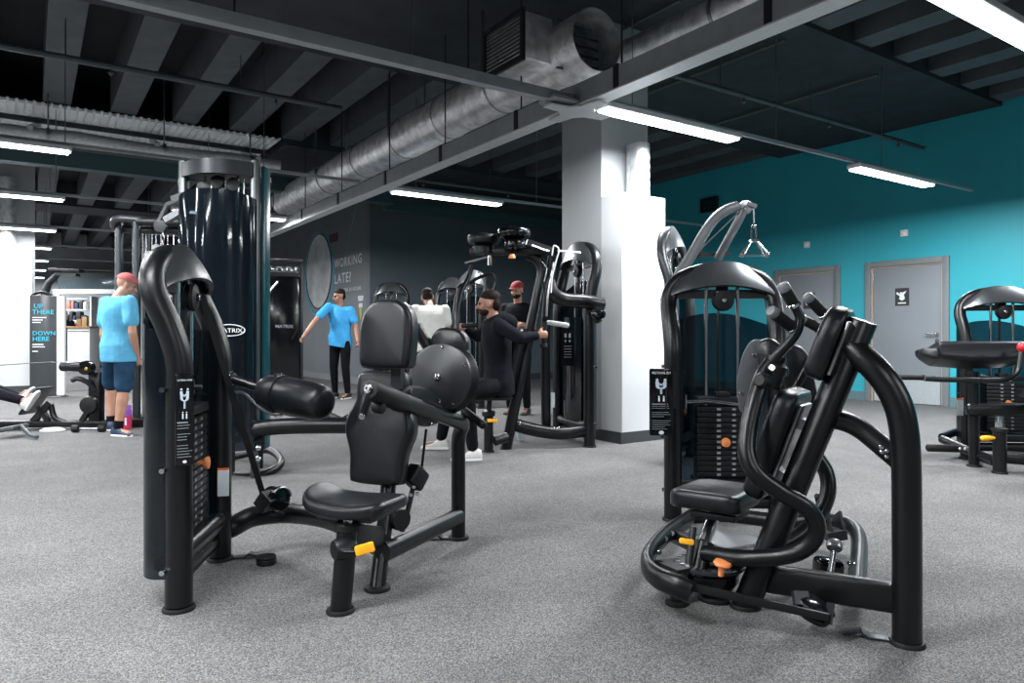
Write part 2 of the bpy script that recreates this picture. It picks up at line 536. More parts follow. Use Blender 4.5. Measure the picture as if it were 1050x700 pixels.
# alarm beacons and vent grille on the teal wall
for (px, py, lab) in ((928, 239, 'small white square alarm beacon on the teal wall above the nearer grey door'),
                      (828, 251, 'small white square alarm beacon on the teal wall above the farther grey door')):
    bb, Y = b_on_teal(px); z = CZ - (py - HY) * Y / FOC
    t = thing('alarm_beacon', lab, 'alarm', R(A1, bb, z), 'alarm beacons on the teal wall')
    q = M(ROOM); q.box((A1 - .02, bb, z), (.05, .105, .105), bev=.012); q.build('housing', white_p, t)
    q = M(ROOM); q.lathe((A1 - .044, bb, z), (-1, 0, 0), [(.03, 0), (.03, .008), (.022, .02), (.005, .024)], 16); q.build('lens', mat('clear_lens', (.8, .85, .87), .1), t)
bb, Y = b_on_teal(728); z = CZ - (210 - HY) * Y / FOC
t = thing('vent_grille', 'dark rectangular vent grille high on the teal wall beside the white pillar', 'vent', R(A1, bb, z))
q = M(ROOM)
for sd in (-1, 1):
    q.box((A1 - .02, bb + sd * .2, z), (.05, .03, .28)); q.box((A1 - .02, bb, z + sd * .125), (.048, .37, .03))
q.build('grille_frame', greyplate, t)
q = M(ROOM)
for k in range(7): q.bar(R(0, 0) * 0 + V((A1 - .02, bb - .19, z - .1 + k * .033)), V((A1 - .02, bb + .19, z - .1 + k * .033)), .03, .006, up=(.5, 0, 1))
q.build('slats', black2, t)

# charcoal walls
Ab, Bb = 5.76, 13.7          # outer corner of the dark block
wallbox('wall_back', Ab, A1 + .2, Bb, Bb + .2, 0, 4.85, charcoal)
wallbox('wall_side', Ab, Ab + .2, Bb + .2, B1, 0, 4.85, mat('charcoal_lamplit', (.13, .145, .16), .36, 0, .1, 1.2))  # charcoal with the lamplight on this side put into a lighter colour
wallbox('wall_far', A0 - .2, Ab, B1, B1 + .2, 0, 4.85, mat('pale_far_wall', (.40, .43, .45), .6, 0, .1, .8))
wallbox('wall_left', A0 - .2, A0, B0, B1, 0, 4.85, mat('grey_left_wall', (.10, .11, .12), .6, 0, .1, .8))
wallbox('wall_front', A0 - .2, A1 + .2, B0 - .2, B0, 0, 4.85, mat('grey_front_wall', (.06, .07, .08), .6, 0, .1, .8))
k = M(ROOM); k.box(((Ab + A1) / 2, Bb - .012, .07), (A1 - Ab + .02, .024, .14)); tag(k.build('baseboard_back', skirt_m, smooth=False), kind='structure')
k = M(ROOM); k.box((Ab - .012, (Bb + B1) / 2, .07), (.024, B1 - Bb, .14)); tag(k.build('baseboard_side', mat('grey_skirting', (.16, .17, .18), .5), smooth=False), kind='structure')
k = M(ROOM)
for s0, s1 in ((B0, bR1), (bR0, bL1), (bL0, Bb)): k.box((A1 - .012, (s0 + s1) / 2, .07), (.024, s1 - s0 - .005, .14))
tag(k.build('baseboard_right', mat('teal_grey_skirting', (.10, .17, .19), .5), smooth=False), kind='structure')


# mural on the side wall (faces -a): x runs towards the camera (-b)
def side_pt(px, py):
    r = (px - CX) / FOC; Y = Ab / (AD.x * r + AD.y); return P(px, py, Y)


TS = frame(R(Ab - .004, 0, 0), -BD, V((0, 0, 1)))
def sxy(px, py):
    p = side_pt(px, py); return -p.dot(BD), p.z
mur = thing('wall_mural', 'large wall graphic with a pale disc in a teal ring beside white lettering', 'mural', R(Ab, Bb + 2.5, 0))
xc, zc = sxy(327, 278); xl, _ = sxy(314.5, 278); xr, _ = sxy(340, 278); _, zt = sxy(327, 242); _, zb = sxy(327, 315)
rx = (xr - xl) / 2; rz = (zt - zb) / 2; rr = (rx + rz) / 2; xc = (xl + xr) / 2
q = M(TS); q.prism(circ(rr, 48), Matrix.Translation((xc, zc, 0)), 0, .006); q.build('pale_disc', mat('mural_grey', (.50, .52, .53), .5, 0, .3, 2), mur)
q = M(TS); q.tube([V((xc + (rr + .03) * math.cos(2 * PI * k / 64), zc + (rr + .03) * math.sin(2 * PI * k / 64), .0)) for k in range(64)], .012, 6, closed=True)
q.build('dark_ring', black2, mur)
q = M(TS); q.tube([V((xc + .04 + (rr + .13) * math.cos(2 * PI * k / 64), zc - .08 + (rr + .13) * math.sin(2 * PI * k / 64), .0)) for k in range(64)], .018, 6, closed=True)
q.build('teal_ring', print_t, mur)
q = M(TS)
for p0, p1 in (((349, 290), (366, 208)), ((318, 262), (330, 212))):
    x0, z0 = sxy(*p0); x1, z1 = sxy(*p1); q.bar((x0, z0, 0), (x1, z1, 0), .02, .002, up=(0, 0, 1))
build_each(q, 'teal_line', print_t, mur)
x0, z0 = sxy(343, 243.5)
q = M(TS); q.prism(rrect(.55, .2, .05), Matrix.Translation((x0 - .05, z0, 0)), 0, .006); q.build('dark_red_patch', mat('mural_red', (.05, .006, .012), .5), mur)
for s_, px, py, sz in (('WORKING', 343.2, 275, .56), ('LATE?', 343.2, 291, .56), ("WE'RE OPEN 24 HOURS", 343.4, 300.5, .17)):
    x0, z0 = sxy(px, py)
    x1, _ = sxy({'WORKING': 371, 'LATE?': 360, "WE'RE OPEN 24 HOURS": 370.5}[s_], py)
    tm = text_mesh(s_, 1.0, Matrix.Identity(4), spacing=1.18)
    wd = max(v.x for v in tm.v); hg_ = {'WORKING': .205, 'LATE?': .22}.get(s_, .08)
    tm.v = [V((v.x * (x1 - x0) / wd, v.y * hg_ / .72 , v.z)) for v in tm.v]
    tm.v = [TS @ (v + V((x0, z0, .002))) for v in tm.v]
    tm.build('lettering', print_w, mur, smooth=False)
x0, z0 = sxy(370, 306); 
q = M(TS); q.prism(rpoly([(-.12, -.05), (.12, -.05), (.16, .06), (-.16, .06)], .03), Matrix.Translation((x0, z0, 0)), 0, .004); q.build('white_badge', print_w, mur)
x0, z0 = sxy(370, 313); q = M(TS); q.prism(rrect(.2, .09, .02), Matrix.Translation((x0, z0, 0)), 0, .004); q.build('white_badge', print_w, mur)
x0, z0 = sxy(370, 320); q = M(TS); q.prism(rpoly([(-.02, -.16), (.02, -.16), (.06, -.06), (.06, .12), (-.06, .12), (-.06, -.06)], .02), Matrix.Translation((x0, z0, 0)), 0, .004); q.build('yellow_badge', mat('badge_yellow', (.45, .42, .08), .5), mur)

# pillars: painted column with a white boxed casing and a foil riser on top of it
def pillar(near, casing_b, H, d=.63, ca=.583, cb=.30, cz=2.42):
    """near = (a,b) of the casing's near corner"""
    a0, b0 = near
    q = M(ROOM); q.box((a0 + .32, b0 + cb + d / 2, H / 2), (.64, d, H)); tag(q.build('wall_pillar', grey_col, smooth=False), kind='structure')
    q = M(ROOM); q.box((a0 + ca / 2, b0 + cb / 2, cz / 2), (ca, cb, cz)); tag(q.build('wall_casing', white_wall, smooth=False), kind='structure')
    q = M(ROOM); q.box((a0 + ca / 2 - .003, b0 + cb / 2 + .01, .055), (ca + .03, cb + .03, .11)); q.box((a0 + .32, b0 + cb + d / 2 + .02, .05), (.67, d + .03, .10))
    tag(q.build('baseboard_pillar', skirt_m, smooth=False), kind='structure')


na, nb = 4.71, 5.07
pillar((na, nb), 0, 4.35)
pillar((-.56, 15.9), 0, 4.35, cz=2.70)


def riser(px, py0, py1, Y, r, lab):
    t = thing('foil_riser', lab, 'duct', P(px, py1, Y))
    q = M(); p0 = P(px, py1, Y); H = CZ - (py0 - HY) * Y / FOC - p0.z
    pr = [(r, 0)]
    for k in range(1, 12): pr += [(r * (1.03 if k % 2 else .98), H * k / 12)]
    pr += [(r * .97, H)]
    q.lathe(p0, (0, 0, 1), pr, 18); q.build('foil_sleeve', foil, t)
    q = M(); q.cyl(p0 + V((-.09, .05, 0)), p0 + V((-.09, .05, H)), .035, n=10); q.build('lagged_pipe', wrap_m, t)


p = R(na + .36, nb + .13)
riser(CX + FOC * p.x / p.y, 148, HY + (CZ - 2.42) * FOC / p.y, p.y, .10, 'short foil wrapped riser standing on the white casing of the near pillar')
p = R(-.56 + .2, 15.9 + .12)
riser(CX + FOC * p.x / p.y, 182, HY + (CZ - 2.70) * FOC / p.y, p.y, .15, 'foil wrapped riser above the white casing at the left edge')

# ---------------------------------------------------------------- ceiling structure
def cbox(name, a0, a1, b0, b1, z0, z1, m): return wallbox(name, a0, a1, b0, b1, z0, z1, m)


n_ = 1
def trim(a0, a1, b0, b1, z0, z1, m):
    global n_
    wallbox('trim_%d' % n_, a0, a1, b0, b1, z0, z1, m); n_ += 1


trim(A0, A1, 4.33, 7.85, 4.2, 4.83, soffit)          # wide flat downstand
trim(A0, A1, 13.6, 14.9, 4.2, 4.83, soffit)
trim(A0, Ab, 20.5, 21.8, 4.2, 4.83, soffit)
trim(A0, A1, -2.5, -.9, 4.2, 4.83, soffit)
trim(3.45, A1, 11.7, 13.6, 4.15, 4.83, soffit)
trim(A0, Ab, 12.5, 12.75, 3.55, 3.8, mat('teal_painted_beam', (.03, .07, .08), .6))
trim(Ab, A1, 12.9, 13.1, 3.5, 3.68, mat('teal_painted_beam', (.03, .07, .08), .6))
# deep ribs between the downstands
for bs in ((-.9, 4.33), (7.85, 11.7), (14.9, 20.5), (21.8, B1)):
    a = .31 - .81 * 15
    while a < A1 - .2:
        if not (bs[0] > 13 and a > Ab - .2): trim(a - .165, a + .165, bs[0], bs[1], 4.25, 4.84, rib_m)
        a += .81
# pale profiled steel deck
q = M(ROOM); a = -1.4
while a < 3.4:
    q.box((a, 12.62, 4.20), (.066, 1.92, .035)); q.box((a + .05, 12.62, 4.225), (.036, 1.92, .02)); a += .10
tag(q.build('trim_deck', deck_m, smooth=False), kind='structure')
for bb in (12.3, 13.0):
    trim(-1.4, 3.4, bb, bb + .05, 4.1, 4.17, soffit)

# ---------------------------------------------------------------- trays, rods and ducts (all hung below the slab)
def hang(q, a, b, z, r=.006): q.cyl((a, b, z), (a, b, 4.87), r, n=6)


t = thing('cable_tray', 'long pale ceiling tray running away from the camera above the white pillar', 'cable tray', R(3.62, -3, 2.85))
q = M(ROOM); q.bar((3.62, -4.5, 2.94), (3.62, 21, 2.94), .11, .17); q.build('tray_body', tray_m, t)
q = M(ROOM); q.bar((3.62, -4.5, 2.85), (3.62, 21, 2.85), .15, .012); q.build('tray_bounce_strip', mat('bounce_lit_tray', (.62, .65, .67), .45, .2), t)  # paler strip: floor bounce on the tray's underside put into the colour
q = M(ROOM)
for bb in (1, 2.6, 3.9, 5.2, 6.6, 8.0, 9.6, 11.2, 13, 15.5): hang(q, 3.62, bb, 3.0, .008); q.box((3.62, bb, 2.94), (.13, .05, .19))
build_each(q, 'hanger', greyplate, t, 2)
t = thing('cable_tray', 'pale ceiling tray crossing overhead from the upper left to the tray junction', 'cable tray', R(3.5, 4.4, 2.86))
q = M(ROOM); q.bar((A0 + .2, 4.4, 2.90), (3.54, 4.4, 2.90), .075, .08); q.bar((3.54, 4.4, 2.87), (3.3, 4.4, 2.87), .2, .02); q.build('tray_body', tray_m, t)
q = M(ROOM)
for aa in (-3, -1, 1, 2.6): hang(q, aa, 4.4, 2.92, .007)
build_each(q, 'hanger', greyplate, t)
t = thing('tray_junction', 'white four way junction plate where the two pale ceiling trays cross', 'junction plate', R(3.62, 4.4, 2.84))
q = M(ROOM)
q.prism([(.30, -.05), (.30, .05), (.13, .07), (.07, .13), (.05, .30), (-.05, .30), (-.07, .13), (-.13, .07), (-.30, .05), (-.30, -.05), (-.13, -.07), (-.07, -.13), (-.05, -.3), (.05, -.3), (.07, -.13), (.13, -.07)], Matrix.Translation((3.62, 4.42, 2.83)), -.005, .006)
q.build('plate', mat('junction_white', (.5, .53, .54), .45), t)

LZ = 2.93
rodg = 'thin lighting rails'
for (b_, a0_, a1_, lab) in ((4.5, 3.7, 10.6, 'thin pale lighting rail running from the tray junction towards the teal wall'),
                            (8.65, -9, 3.5, 'thin lighting rail behind the tall cable machine'),
                            (8.65, 3.7, 10, 'thin lighting rail in front of the charcoal wall'),
                            (11.8, -9, 3.5, 'thin lighting rail second from the cable machine'),
                            (15.4, -9, 3.5, 'thin lighting rail third from the cable machine'),
                            (1.92, 3.7, 10.6, 'thin lighting rail at the upper right edge'),
                            (1.92, -9, 3.5, 'lighting rail outside the photographed part on the left'),
                            (4.7, -9, 3.5, 'lighting rail above the left edge, mostly outside the view'),
                            (18.6, -9, 3.5, 'thin lighting rail fourth from the cable machine'), (21.8, -9, 3.5, 'thin lighting rail fifth from the cable machine'),
                            (25.0, -9, 3.5, 'thin lighting rail sixth from the cable machine'), (28.2, -9, 3.5, 'thin lighting rail furthest from the cable machine'),
                            (-3.6, -9, 3.5, 'rearmost lighting rail behind the photographer on the left'), (-3.6, 3.7, 10.6, 'rearmost lighting rail behind the photographer on the right')):
    t = thing('lighting_rail', lab, 'rail', R(a0_, b_, LZ), rodg)
    q = M(ROOM); q.bar((a0_, b_, LZ + .08), (a1_, b_, LZ + .08), .035, .035); q.build('rail_bar', tray_m, t, smooth=False)
    q = M(ROOM)
    for aa in range(int(a0_) + 1, int(a1_), 2): hang(q, aa + .3, b_, LZ + .05, .005)
    build_each(q, 'hanger', steel, t)

# sprinkler and conduit pipes
for (b_, a0_, a1_, z_, r_, lab) in ((8.5, -9, 3.2, 3.85, .035, 'dark sprinkler pipe crossing under the ceiling ribs on the left'),
                                   (5.29, 3.9, 10.9, 3.8, .03, 'dark sprinkler pipe below the flat soffit on the right'),
                                   (10.6, 4.2, 10.8, 3.6, .03, 'dark sprinkler pipe in front of the charcoal wall')):
    t = thing('sprinkler_pipe', lab, 'pipe', R(a0_, b_, z_))
    q = M(ROOM); q.cyl((a0_, b_, z_), (a1_, b_, z_), r_, n=10); q.build('pipe', pipe_m, t)
    q = M(ROOM)
    aa = a0_ + .8
    while aa < a1_: hang(q, aa, b_, z_, .006); q.lathe((aa + .4, b_, z_ - .01), (0, 0, -1), [(.012, 0), (.012, .05), (.03, .06), (.03, .066), (.008, .09)], 10); aa += 1.7
    build_each(q, 'sprinkler_head', pipe_m, t, 2)
for (a_, b0_, b1_, z_, lab) in ((5.0, 4.6, 7.8, 4.16, 'thin conduit on the flat soffit nearest the silver duct'),
                               (6.6, 4.6, 7.8, 4.16, 'thin conduit across the middle of the flat soffit'),
                               (8.4, 4.6, 7.8, 4.16, 'thin conduit on the flat soffit near the teal wall')):
    q = M(ROOM); q.cyl((a_, b0_, z_), (a_, b1_, z_), .018, n=8); tag(q.build('ceiling_conduit', pipe_m), lab, 'conduit')
t = thing('lagged_pipe', 'pale lagged pipe running left from the silver duct under the steel deck', 'pipe', R(-8, 11.3, 3.7))
q = M(ROOM); pts = [V((a, 11.3 + .02 * math.sin(a * 7), 3.7 + .015 * math.sin(a * 3))) for a in [-8 + .25 * i for i in range(46)]]
q.tube(pts, [.085 + .006 * math.sin(i * 2.1) for i in range(46)], 12); q.build('lagging', wrap_m, t)
q = M(ROOM)
for aa in (-3, -1.2, .2, 1.6, 2.8): q.lathe((aa, 11.3, 3.7), (1, 0, 0), [(.098, -.02), (.098, .02)], 14); q.cyl((aa, 11.3, 3.75), (aa, 11.3, 4.87), .01, n=6)
build_each(q, 'pipe_bracket', steel, t, 2)
for aa, lb in ((.0, 'leftmost'), (1.5, 'middle'), (2.9, 'rightmost')):
    q = M(ROOM); q.bar((aa, 11.2, 3.75), (aa + .1, 12.6, 4.15), .07, .05)
    tag(q.build('roof_brace', tray_m), lb + ' of the short pale angled braces between steel deck and lagged pipe', 'brace', 'angled roof braces')

# large foil duct with open end and grille box
duct = thing('foil_duct', 'large silver foil ventilation duct with an open end and side grille under the ceiling', 'duct', R(3.9, 8, 3.26))
q = M(ROOM); pts = []; rs = []
b_ = 4.95; i = 0
while b_ < 13.4:
    pts.append(V((3.9, b_, 3.5))); rs.append(.245 + .004 * random.uniform(-1, 1) + (.006 if i % 6 == 0 else 0)); b_ += .17; i += 1
q.tube(pts, rs, 32, caps=False, up=(0, 0, 1)); q.build('duct_sleeve', foil, duct)
q = M(ROOM)
for bb in (5.9, 7.0, 8.1, 9.4, 10.8): q.lathe((3.9, bb, 3.5), (0, 1, 0), [(.252, -.012), (.256, 0), (.252, .012)], 32)
build_each(q, 'duct_strap', steel, duct); q = M(ROOM)
for bb in (5.9, 8.1, 10.8):
    q.bar((3.9 - .25, bb, 3.5), (3.9 - .25, bb, 4.87), .03, .004, up=(0, 1, 0)); q.bar((3.9 + .25, bb, 3.5), (3.9 + .25, bb, 4.87), .03, .004, up=(0, 1, 0))
build_each(q, 'duct_hanger', steel, duct)
q = M(ROOM)
q.tube([V((3.9, 5.0, 3.5)), V((3.9, 4.8, 3.5)), V((3.9, 4.5, 3.5))], [.25, .262, .262], 32, caps=False, up=(0, 0, 1)); q.tube([V((3.9, 4.5, 3.5)), V((3.9, 4.9, 3.5))], .252, 32, caps=False, up=(0, 0, 1))
q.lathe((3.9, 4.5, 3.5), (0, 1, 0), [(.252, 0), (.268, 0), (.268, .02), (.252, .02)], 32) if False else None
q.build('open_end', foil, duct)
q = M(ROOM); q.lathe((3.9, 5.0, 3.5), (0, 1, 0), [(.24, 0), (.24, .05)], 24)
for k in range(6): q.bar((3.9 - .23, 4.75, 3.3 + k * .08), (3.9 + .23, 4.75, 3.3 + k * .08), .02, .012)
q.build('damper', mat('duct_inner', (.03, .06, .07), .5), duct)
q = M(ROOM); q.box((3.55, 5.15, 3.55), (.30, .62, .40), bev=.02); q.build('plenum_box', foil, duct)
q = M(ROOM)
for sd in (-1, 1): q.box((3.39, 5.15 + sd * .30, 3.55), (.03, .04, .44)); q.box((3.39, 5.15, 3.55 + sd * .20), (.028, .56, .04))
for k in range(11): q.bar((3.40, 4.88, 3.38 + k * .034), (3.40, 5.42, 3.38 + k * .034), .03, .008, up=(.6, 0, 1))
q.build('side_grille', greyplate, duct)
q = M(ROOM); q.box((3.425, 5.15, 3.55), (.02, .54, .36)); q.build('grille_back', recess, duct)
duct2 = thing('foil_duct', 'smaller silver foil duct at the top of the frame beyond the tray junction', 'duct', R(4.68, 4, 3.55))
q = M(ROOM); pts = []; rs = []; b_ = .6
while b_ < 5.2: pts.append(V((4.72, b_, 3.7))); rs.append(.15 + .005 * random.uniform(-1, 1)); b_ += .12
q.tube(pts, rs, 24, up=(0, 0, 1)); q.build('duct_sleeve', foil, duct2)
q = M(ROOM); q.bar((4.72, 5.15, 3.7), (4.1, 5.3, 3.62), .16, .2); q.build('branch_joint', foil, duct2)
q = M(ROOM)
for bb in (1.5, 2.7, 3.9): q.cyl((4.72, bb, 3.84), (4.72, bb, 4.87), .008, n=6); q.lathe((4.72, bb, 3.7), (0, 1, 0), [(.16, -.015), (.16, .015)], 24)
build_each(q, 'duct_strap', steel, duct2, 2)

# ---------------------------------------------------------------- lamps
lampm = mat('lamp_diffuser', (.9, .95, 1), .5, emit=(.96, .985, 1.0), estr=9.0)
lamp_pos = []
for a_ in (-8.8, -5.1, -1.35, 3.95, 7.72): lamp_pos.append((a_, 1.92))
for a_ in (-8.8, -5.1, -1.72): lamp_pos.append((a_, 4.7))
for a_ in (3.95, 7.72): lamp_pos.append((a_, 4.5))
for a_ in (-8.8, -5.1, -1.35, 3.95): lamp_pos.append((a_, 8.65))
for b_ in (11.8, 15.4, 18.6, 21.8, 25.0, 28.2):
    for a_ in ((-5.1, -1.3, 1.78) if b_ < 13 else (-5.1, -1.3)): lamp_pos.append((a_, b_))
for a_ in (-1.35, 3.95): lamp_pos.append((a_, -3.6))
names = {(3.95, 4.5): 'bright linear ceiling lamp beside the top of the white pillar', (7.72, 4.5): 'linear ceiling lamp near the teal wall above the grey doors',
         (3.95, 1.92): 'large linear ceiling lamp cut off by the top right corner', (3.95, 8.65): 'linear ceiling lamp left of the pillar in front of the charcoal wall',
         (-1.35, 8.65): 'upper of the two nearest linear lamps at the left edge', (-1.3, 11.8): 'lower of the two nearest linear lamps at the left edge',
         (1.78, 11.8): 'short looking linear lamp just right of the tall cable machine', (-1.3, 15.4): 'topmost small distant lamp above the left kiosk',
         (-1.3, 18.6): 'second small distant lamp above the left kiosk', (-1.3, 21.8): 'third small distant lamp above the left kiosk',
         (-1.3, 25.0): 'fourth small distant lamp above the left kiosk', (-1.3, 28.2): 'lowest small distant lamp above the left kiosk'}
proto = None
for (a_, b_) in lamp_pos:
    lab = names.get((a_, b_), 'linear ceiling lamp hanging outside the photographed part of the gym')
    if proto is None:
        root = thing('linear_lamp', lab, 'ceiling lamp', R(a_ + .85, b_, LZ), 'linear ceiling lamps')
        TT = ROOM.to_3x3().to_4x4(); TT.translation = root.location
        q = M(TT); q.box((0, 0, .03), (1.72, .17, .05), bev=.01); q.build('housing', white_p, root)
        q = M(TT); q.box((0, 0, -.004), (1.66, .14, .02)); q.build('diffuser', lampm, root)
        q = M(TT)
        for sx in (-.6, .6): q.box((sx, 0, .058), (.03, .05, .007))
        build_each(q, 'rail_clip', steel, root)
        proto = root
    else:
        root = copy_tree(proto); root.location = R(a_ + .85, b_, LZ); root['label'] = lab
    if (a_, b_) not in names: root['group'] = 'linear ceiling lamps outside the view'
    L = bpy.data.lights.new('lamp_light', 'AREA'); L.shape = 'RECTANGLE'; L.size = 1.66; L.size_y = .14; L.energy = 75; L.color = (.955, .98, 1.0)
    lo = bpy.data.objects.new('lamp_light', L); COL.objects.link(lo); lo.parent = root
    lo.rotation_euler = (0, 0, math.atan2(AD.y, AD.x)); lo.location = (0, 0, -.02)
# ================================================================= MACHINE TOWERS
def foot(q, p, r=.054, h=.015):
    q.lathe(p, (0, 0, 1), [(r, 0), (r, h * .5), (r * .93, h), (r * .6, h)], 24)


def tab(q, p, d, L=.16):
    """bent anchor tab lying on the floor beside a leg"""
    p = V(p); d = V(d).normalized()
    q.hold = True
    q.bar(p + V((0, 0, .006)), p + d * L * .45 + V((0, 0, .006)), .05, .008, bev=.003)
    q.bar(p + d * L * .45 + V((0, 0, .006)), p + d * L * .6 + V((0, 0, .022)), .05, .008); q.bar(p + d * L * .6 + V((0, 0, .022)), p + d * L + V((0, 0, .008)), .045, .008)
    q.hold = False


def placard(root, T, w=.10, h=.33, title='PECTORAL FLY', seedn=1):
    """instruction placard: T = centre, x right, y up, z out of the face"""
    rnd_ = random.Random(seedn)
    q = M(T); q.prism(rrect(w, h, .012), None, -.006, .006, .003); pl = q.build('instruction_placard', gloss, root)
    tm = text_mesh(title, 1., Matrix.Identity(4), .0); wd_ = max(v.x for v in tm.v)
    k = w * .8 / wd_
    tm.v = [T @ V((v.x * k - w * .4, v.y * w * .13 + h * .42, .0075)) for v in tm.v]; tm.build('placard_title', print_w, pl, smooth=False)
    q = M(T)
    # exercise figures
    for (cx, s) in ((-.18, 1), (.16, -1)):
        x = cx * w
        q.prism(circ(w * .06, 10), Matrix.Translation((x, h * .33, 0)), .006, .0075)
        q.bar((x, h * .31, .0068), (x + s * w * .02, h * .22, .0068), w * .14, .0015, up=(0, 0, 1)); q.bar((x, h * .29, .0068), (x + s * w * .2, h * .25, .0068), w * .06, .0015)
        q.bar((x, h * .22, .0068), (x + s * w * .18, h * .20, .0068), w * .08, .0015); q.bar((x + s * w * .18, h * .20, .0068), (x + s * w * .18, h * .12, .0068), w * .07, .0015)
    q.build('exercise_figures', mat('print_light_blue', (.5, .58, .66), .5), pl)
    q = M(T)
    for cx in (-.1, .1):
        q.prism(circ(w * .035, 8), Matrix.Translation((cx * w, h * .08, 0)), .006, .0075); q.bar((cx * w, h * .065, .0068), (cx * w, h * .01, .0068), w * .07, .0015)
    q.build('muscle_figures', print_w, pl)
    q = M(T)
    for k_ in range(13):
        y = -h * .03 - k_ * h * .031; L = w * rnd_.uniform(.5, .8)
        if k_ in (3, 7): continue
        q.bar((-w * .4, y, .0068), (-w * .4 + L, y, .0068), h * .006 if k_ else h * .014, .0012)
    q.build('instruction_lines', print_g, pl)
    q = M(T); q.prism(circ(w * .11, 14, w * .08), Matrix.Translation((0, -h * .455, 0)), .006, .0075); q.build('placard_badge', print_w, pl)
    return pl


def tower(root, T, H=1.46, hw=.295, r=.05, bow=.10, fm=None, plates=15, pin=9, glass=None, plac=None, logo=True, rods=True, numbers=False, base=True, detail=True, stackw=.30, depth=.24, gz0=.12, am=None):
    """arched weight-stack tower. local x across, y towards the user, z up; arch leans back near its top"""
    fm = fm or fairing_m
    s = H / 1.46
    Lp = lambda x, y, z: T @ V((x, y, z))
    # ---- arch
    pts = [V((-hw, 0, .02)), V((-hw, 0, .52 * H)), V((-hw, 0, .66 * H)), V((-hw * 1.02, -bow * .35, .755 * H)), V((-hw * 1.03, -bow * .8, .83 * H)), V((-hw * .96, -bow * 1.0, .887 * H)), V((-hw * .76, -bow * 1.02, .932 * H)), V((-hw * .42, -bow, .957 * H)), V((0, -bow * .98, .965 * H))]
    pts = pts + [V((-p.x, p.y, p.z)) for p in reversed(pts[:-1])]
    c = cr(pts, 5)
    rs = []
    for p in c:
        k = min(1, max(0, (p.z - .72 * H) / (.2 * H))); rs.append(r * (1 - .08 * k))
    q = M(T); q.tube(c, rs, 22, up=None); q.build('arch_frame', am or black, root)
    q = M(T)
    for sx in (-1, 1): foot(q, (sx * hw, 0, 0), r * 1.2)
    build_each(q, 'foot', rubber, root)
    # ---- fairing (brow) closing the top of the arch
    rows = []; nU = 24; nV = 9
    for j in range(nV + 1):
        v = j / nV; row = []
        for i in range(nU + 1):
            u = -1 + 2 * i / nU
            au = abs(u)
            zt = H * (.965 - .088 * au ** 2.3) + r * .75 * (1 - au ** 3)
            zb = H * (.862 + .034 * (1 - u * u))
            x = hw * .97 * u * (1 - .0 * v); z = zb + (zt - zb) * v
            y = -bow + r * .98 + .045 * (1 - v) ** 1.3 * (1 - au ** 3) - .01 * au ** 4 - .034 * v ** 2.5
            row.append(V((x, y, z)))
        rows.append(row)
    q = M(T); q.sheet(rows, .022); fr = q.build('fairing', fm, root, angle=50)
    if logo:
        TL = T @ frame(V((0, -bow + r * .98 + .012, .94 * H)), V((1, 0, 0)), V((0, -.35, 1)))
        if T.to_3x3() @ V((1, 0, 0)) != 0:
            pass
        # text must read left-to-right from the user side: local -x is the reader's right-hand side
        TL = TL @ Matrix.Rotation(PI, 4, 'Y')
        TL = TL @ Matrix.Translation((0, 0, -.0)) 
        q = M(TL); q.prism(circ(.088 * s, 28, .024 * s), None, -.003, .006, .002); lg = q.build('logo_plate', gloss, fr)
        q = M(TL)
        q.tube([V((-.045 * s + .011 * s * math.cos(2 * PI * k / 14), .011 * s * math.sin(2 * PI * k / 14), .007)) for k in range(14)], .0022 * s, 5, closed=True)
        q.build('logo_mark', print_w, lg)
        tm = text_mesh('MATRIX', .022 * s, TL @ Matrix.Translation((-.028 * s, -.008 * s, .0065)), .0005); tm.build('logo_lettering', print_w, lg, smooth=False)
        q = M(T)
        for sx in (-.82, .82): q.bolt((sx * hw, -bow + r * .98 + .004, .885 * H), (0, 1, 0), .007, .006)
        build_each(q, 'fairing_bolt', chrome, root)
    # ---- pulley under the brow
    q = M(T); q.lathe((0, -.075, .845 * H), (0, 1, 0), [(.02, -.0), (.058, .004), (.062, .016), (.056, .022), (.056, .034), (.062, .04), (.055, .052), (.018, .058), (.016, .064)], 26); pu = q.build('top_pulley', black2, root)
    q = M(T); q.bolt((0, -.012, .845 * H), (0, 1, 0), .013, .008); q.build('pulley_bolt', chrome, pu)
    q = M(T); q.bar((0, -.09, .85 * H), (0, -.09, .93 * H), .07, .05, up=(0, 1, 0)); q.bar((-hw, -.09, .87 * H), (hw, -.09, .87 * H), .05, .05); q.build('pulley_bracket', black2, root)
    # ---- guide rods, belt, stack
    z0 = .24; ph = .0285; pg = .031; top = z0 + plates * pg
    if rods:
        q = M(T)
        for sx in (-.09, .09): q.cyl((sx, -.07, .2), (sx, -.07, .90 * H), .0115, n=12)
        build_each(q, 'guide_rod', chrome, root)
    q = M(T); q.bar((.02, -.07, top + .05), (.02, -.07, .86 * H), .006, .028, up=(0, 1, 0)); q.build('drive_belt', rubber, root)
    q = M(T); q.box((0, -.07, z0 - .02), (stackw + .03, .13, .03), bev=.005); q.build('stack_base', black2, root)
    pm = None
    for k in range(plates):
        zz = z0 + k * pg + ph / 2
        if pm is None:
            q = M(T @ Matrix.Translation((0, -.07, zz))); q.box((0, 0, 0), (stackw, .11, ph), bev=.004)
            o0 = q.build('weight_plate', mat('weight_plate_black', (.010, .011, .012), .35, .2, .1, 20), root); pm = o0
            q = M(T); q.box((-.055, -.0145, zz), (.02, .001, .011)); q.box((.03, -.0145, zz), (.022, .001, .013)); lb = q.build('plate_number', print_g, o0)
        else:
            o = o0.copy(); COL.objects.link(o); o.location = o0.location + V((0, 0, k * pg))
            c2 = lb.copy(); COL.objects.link(c2); c2.parent = o
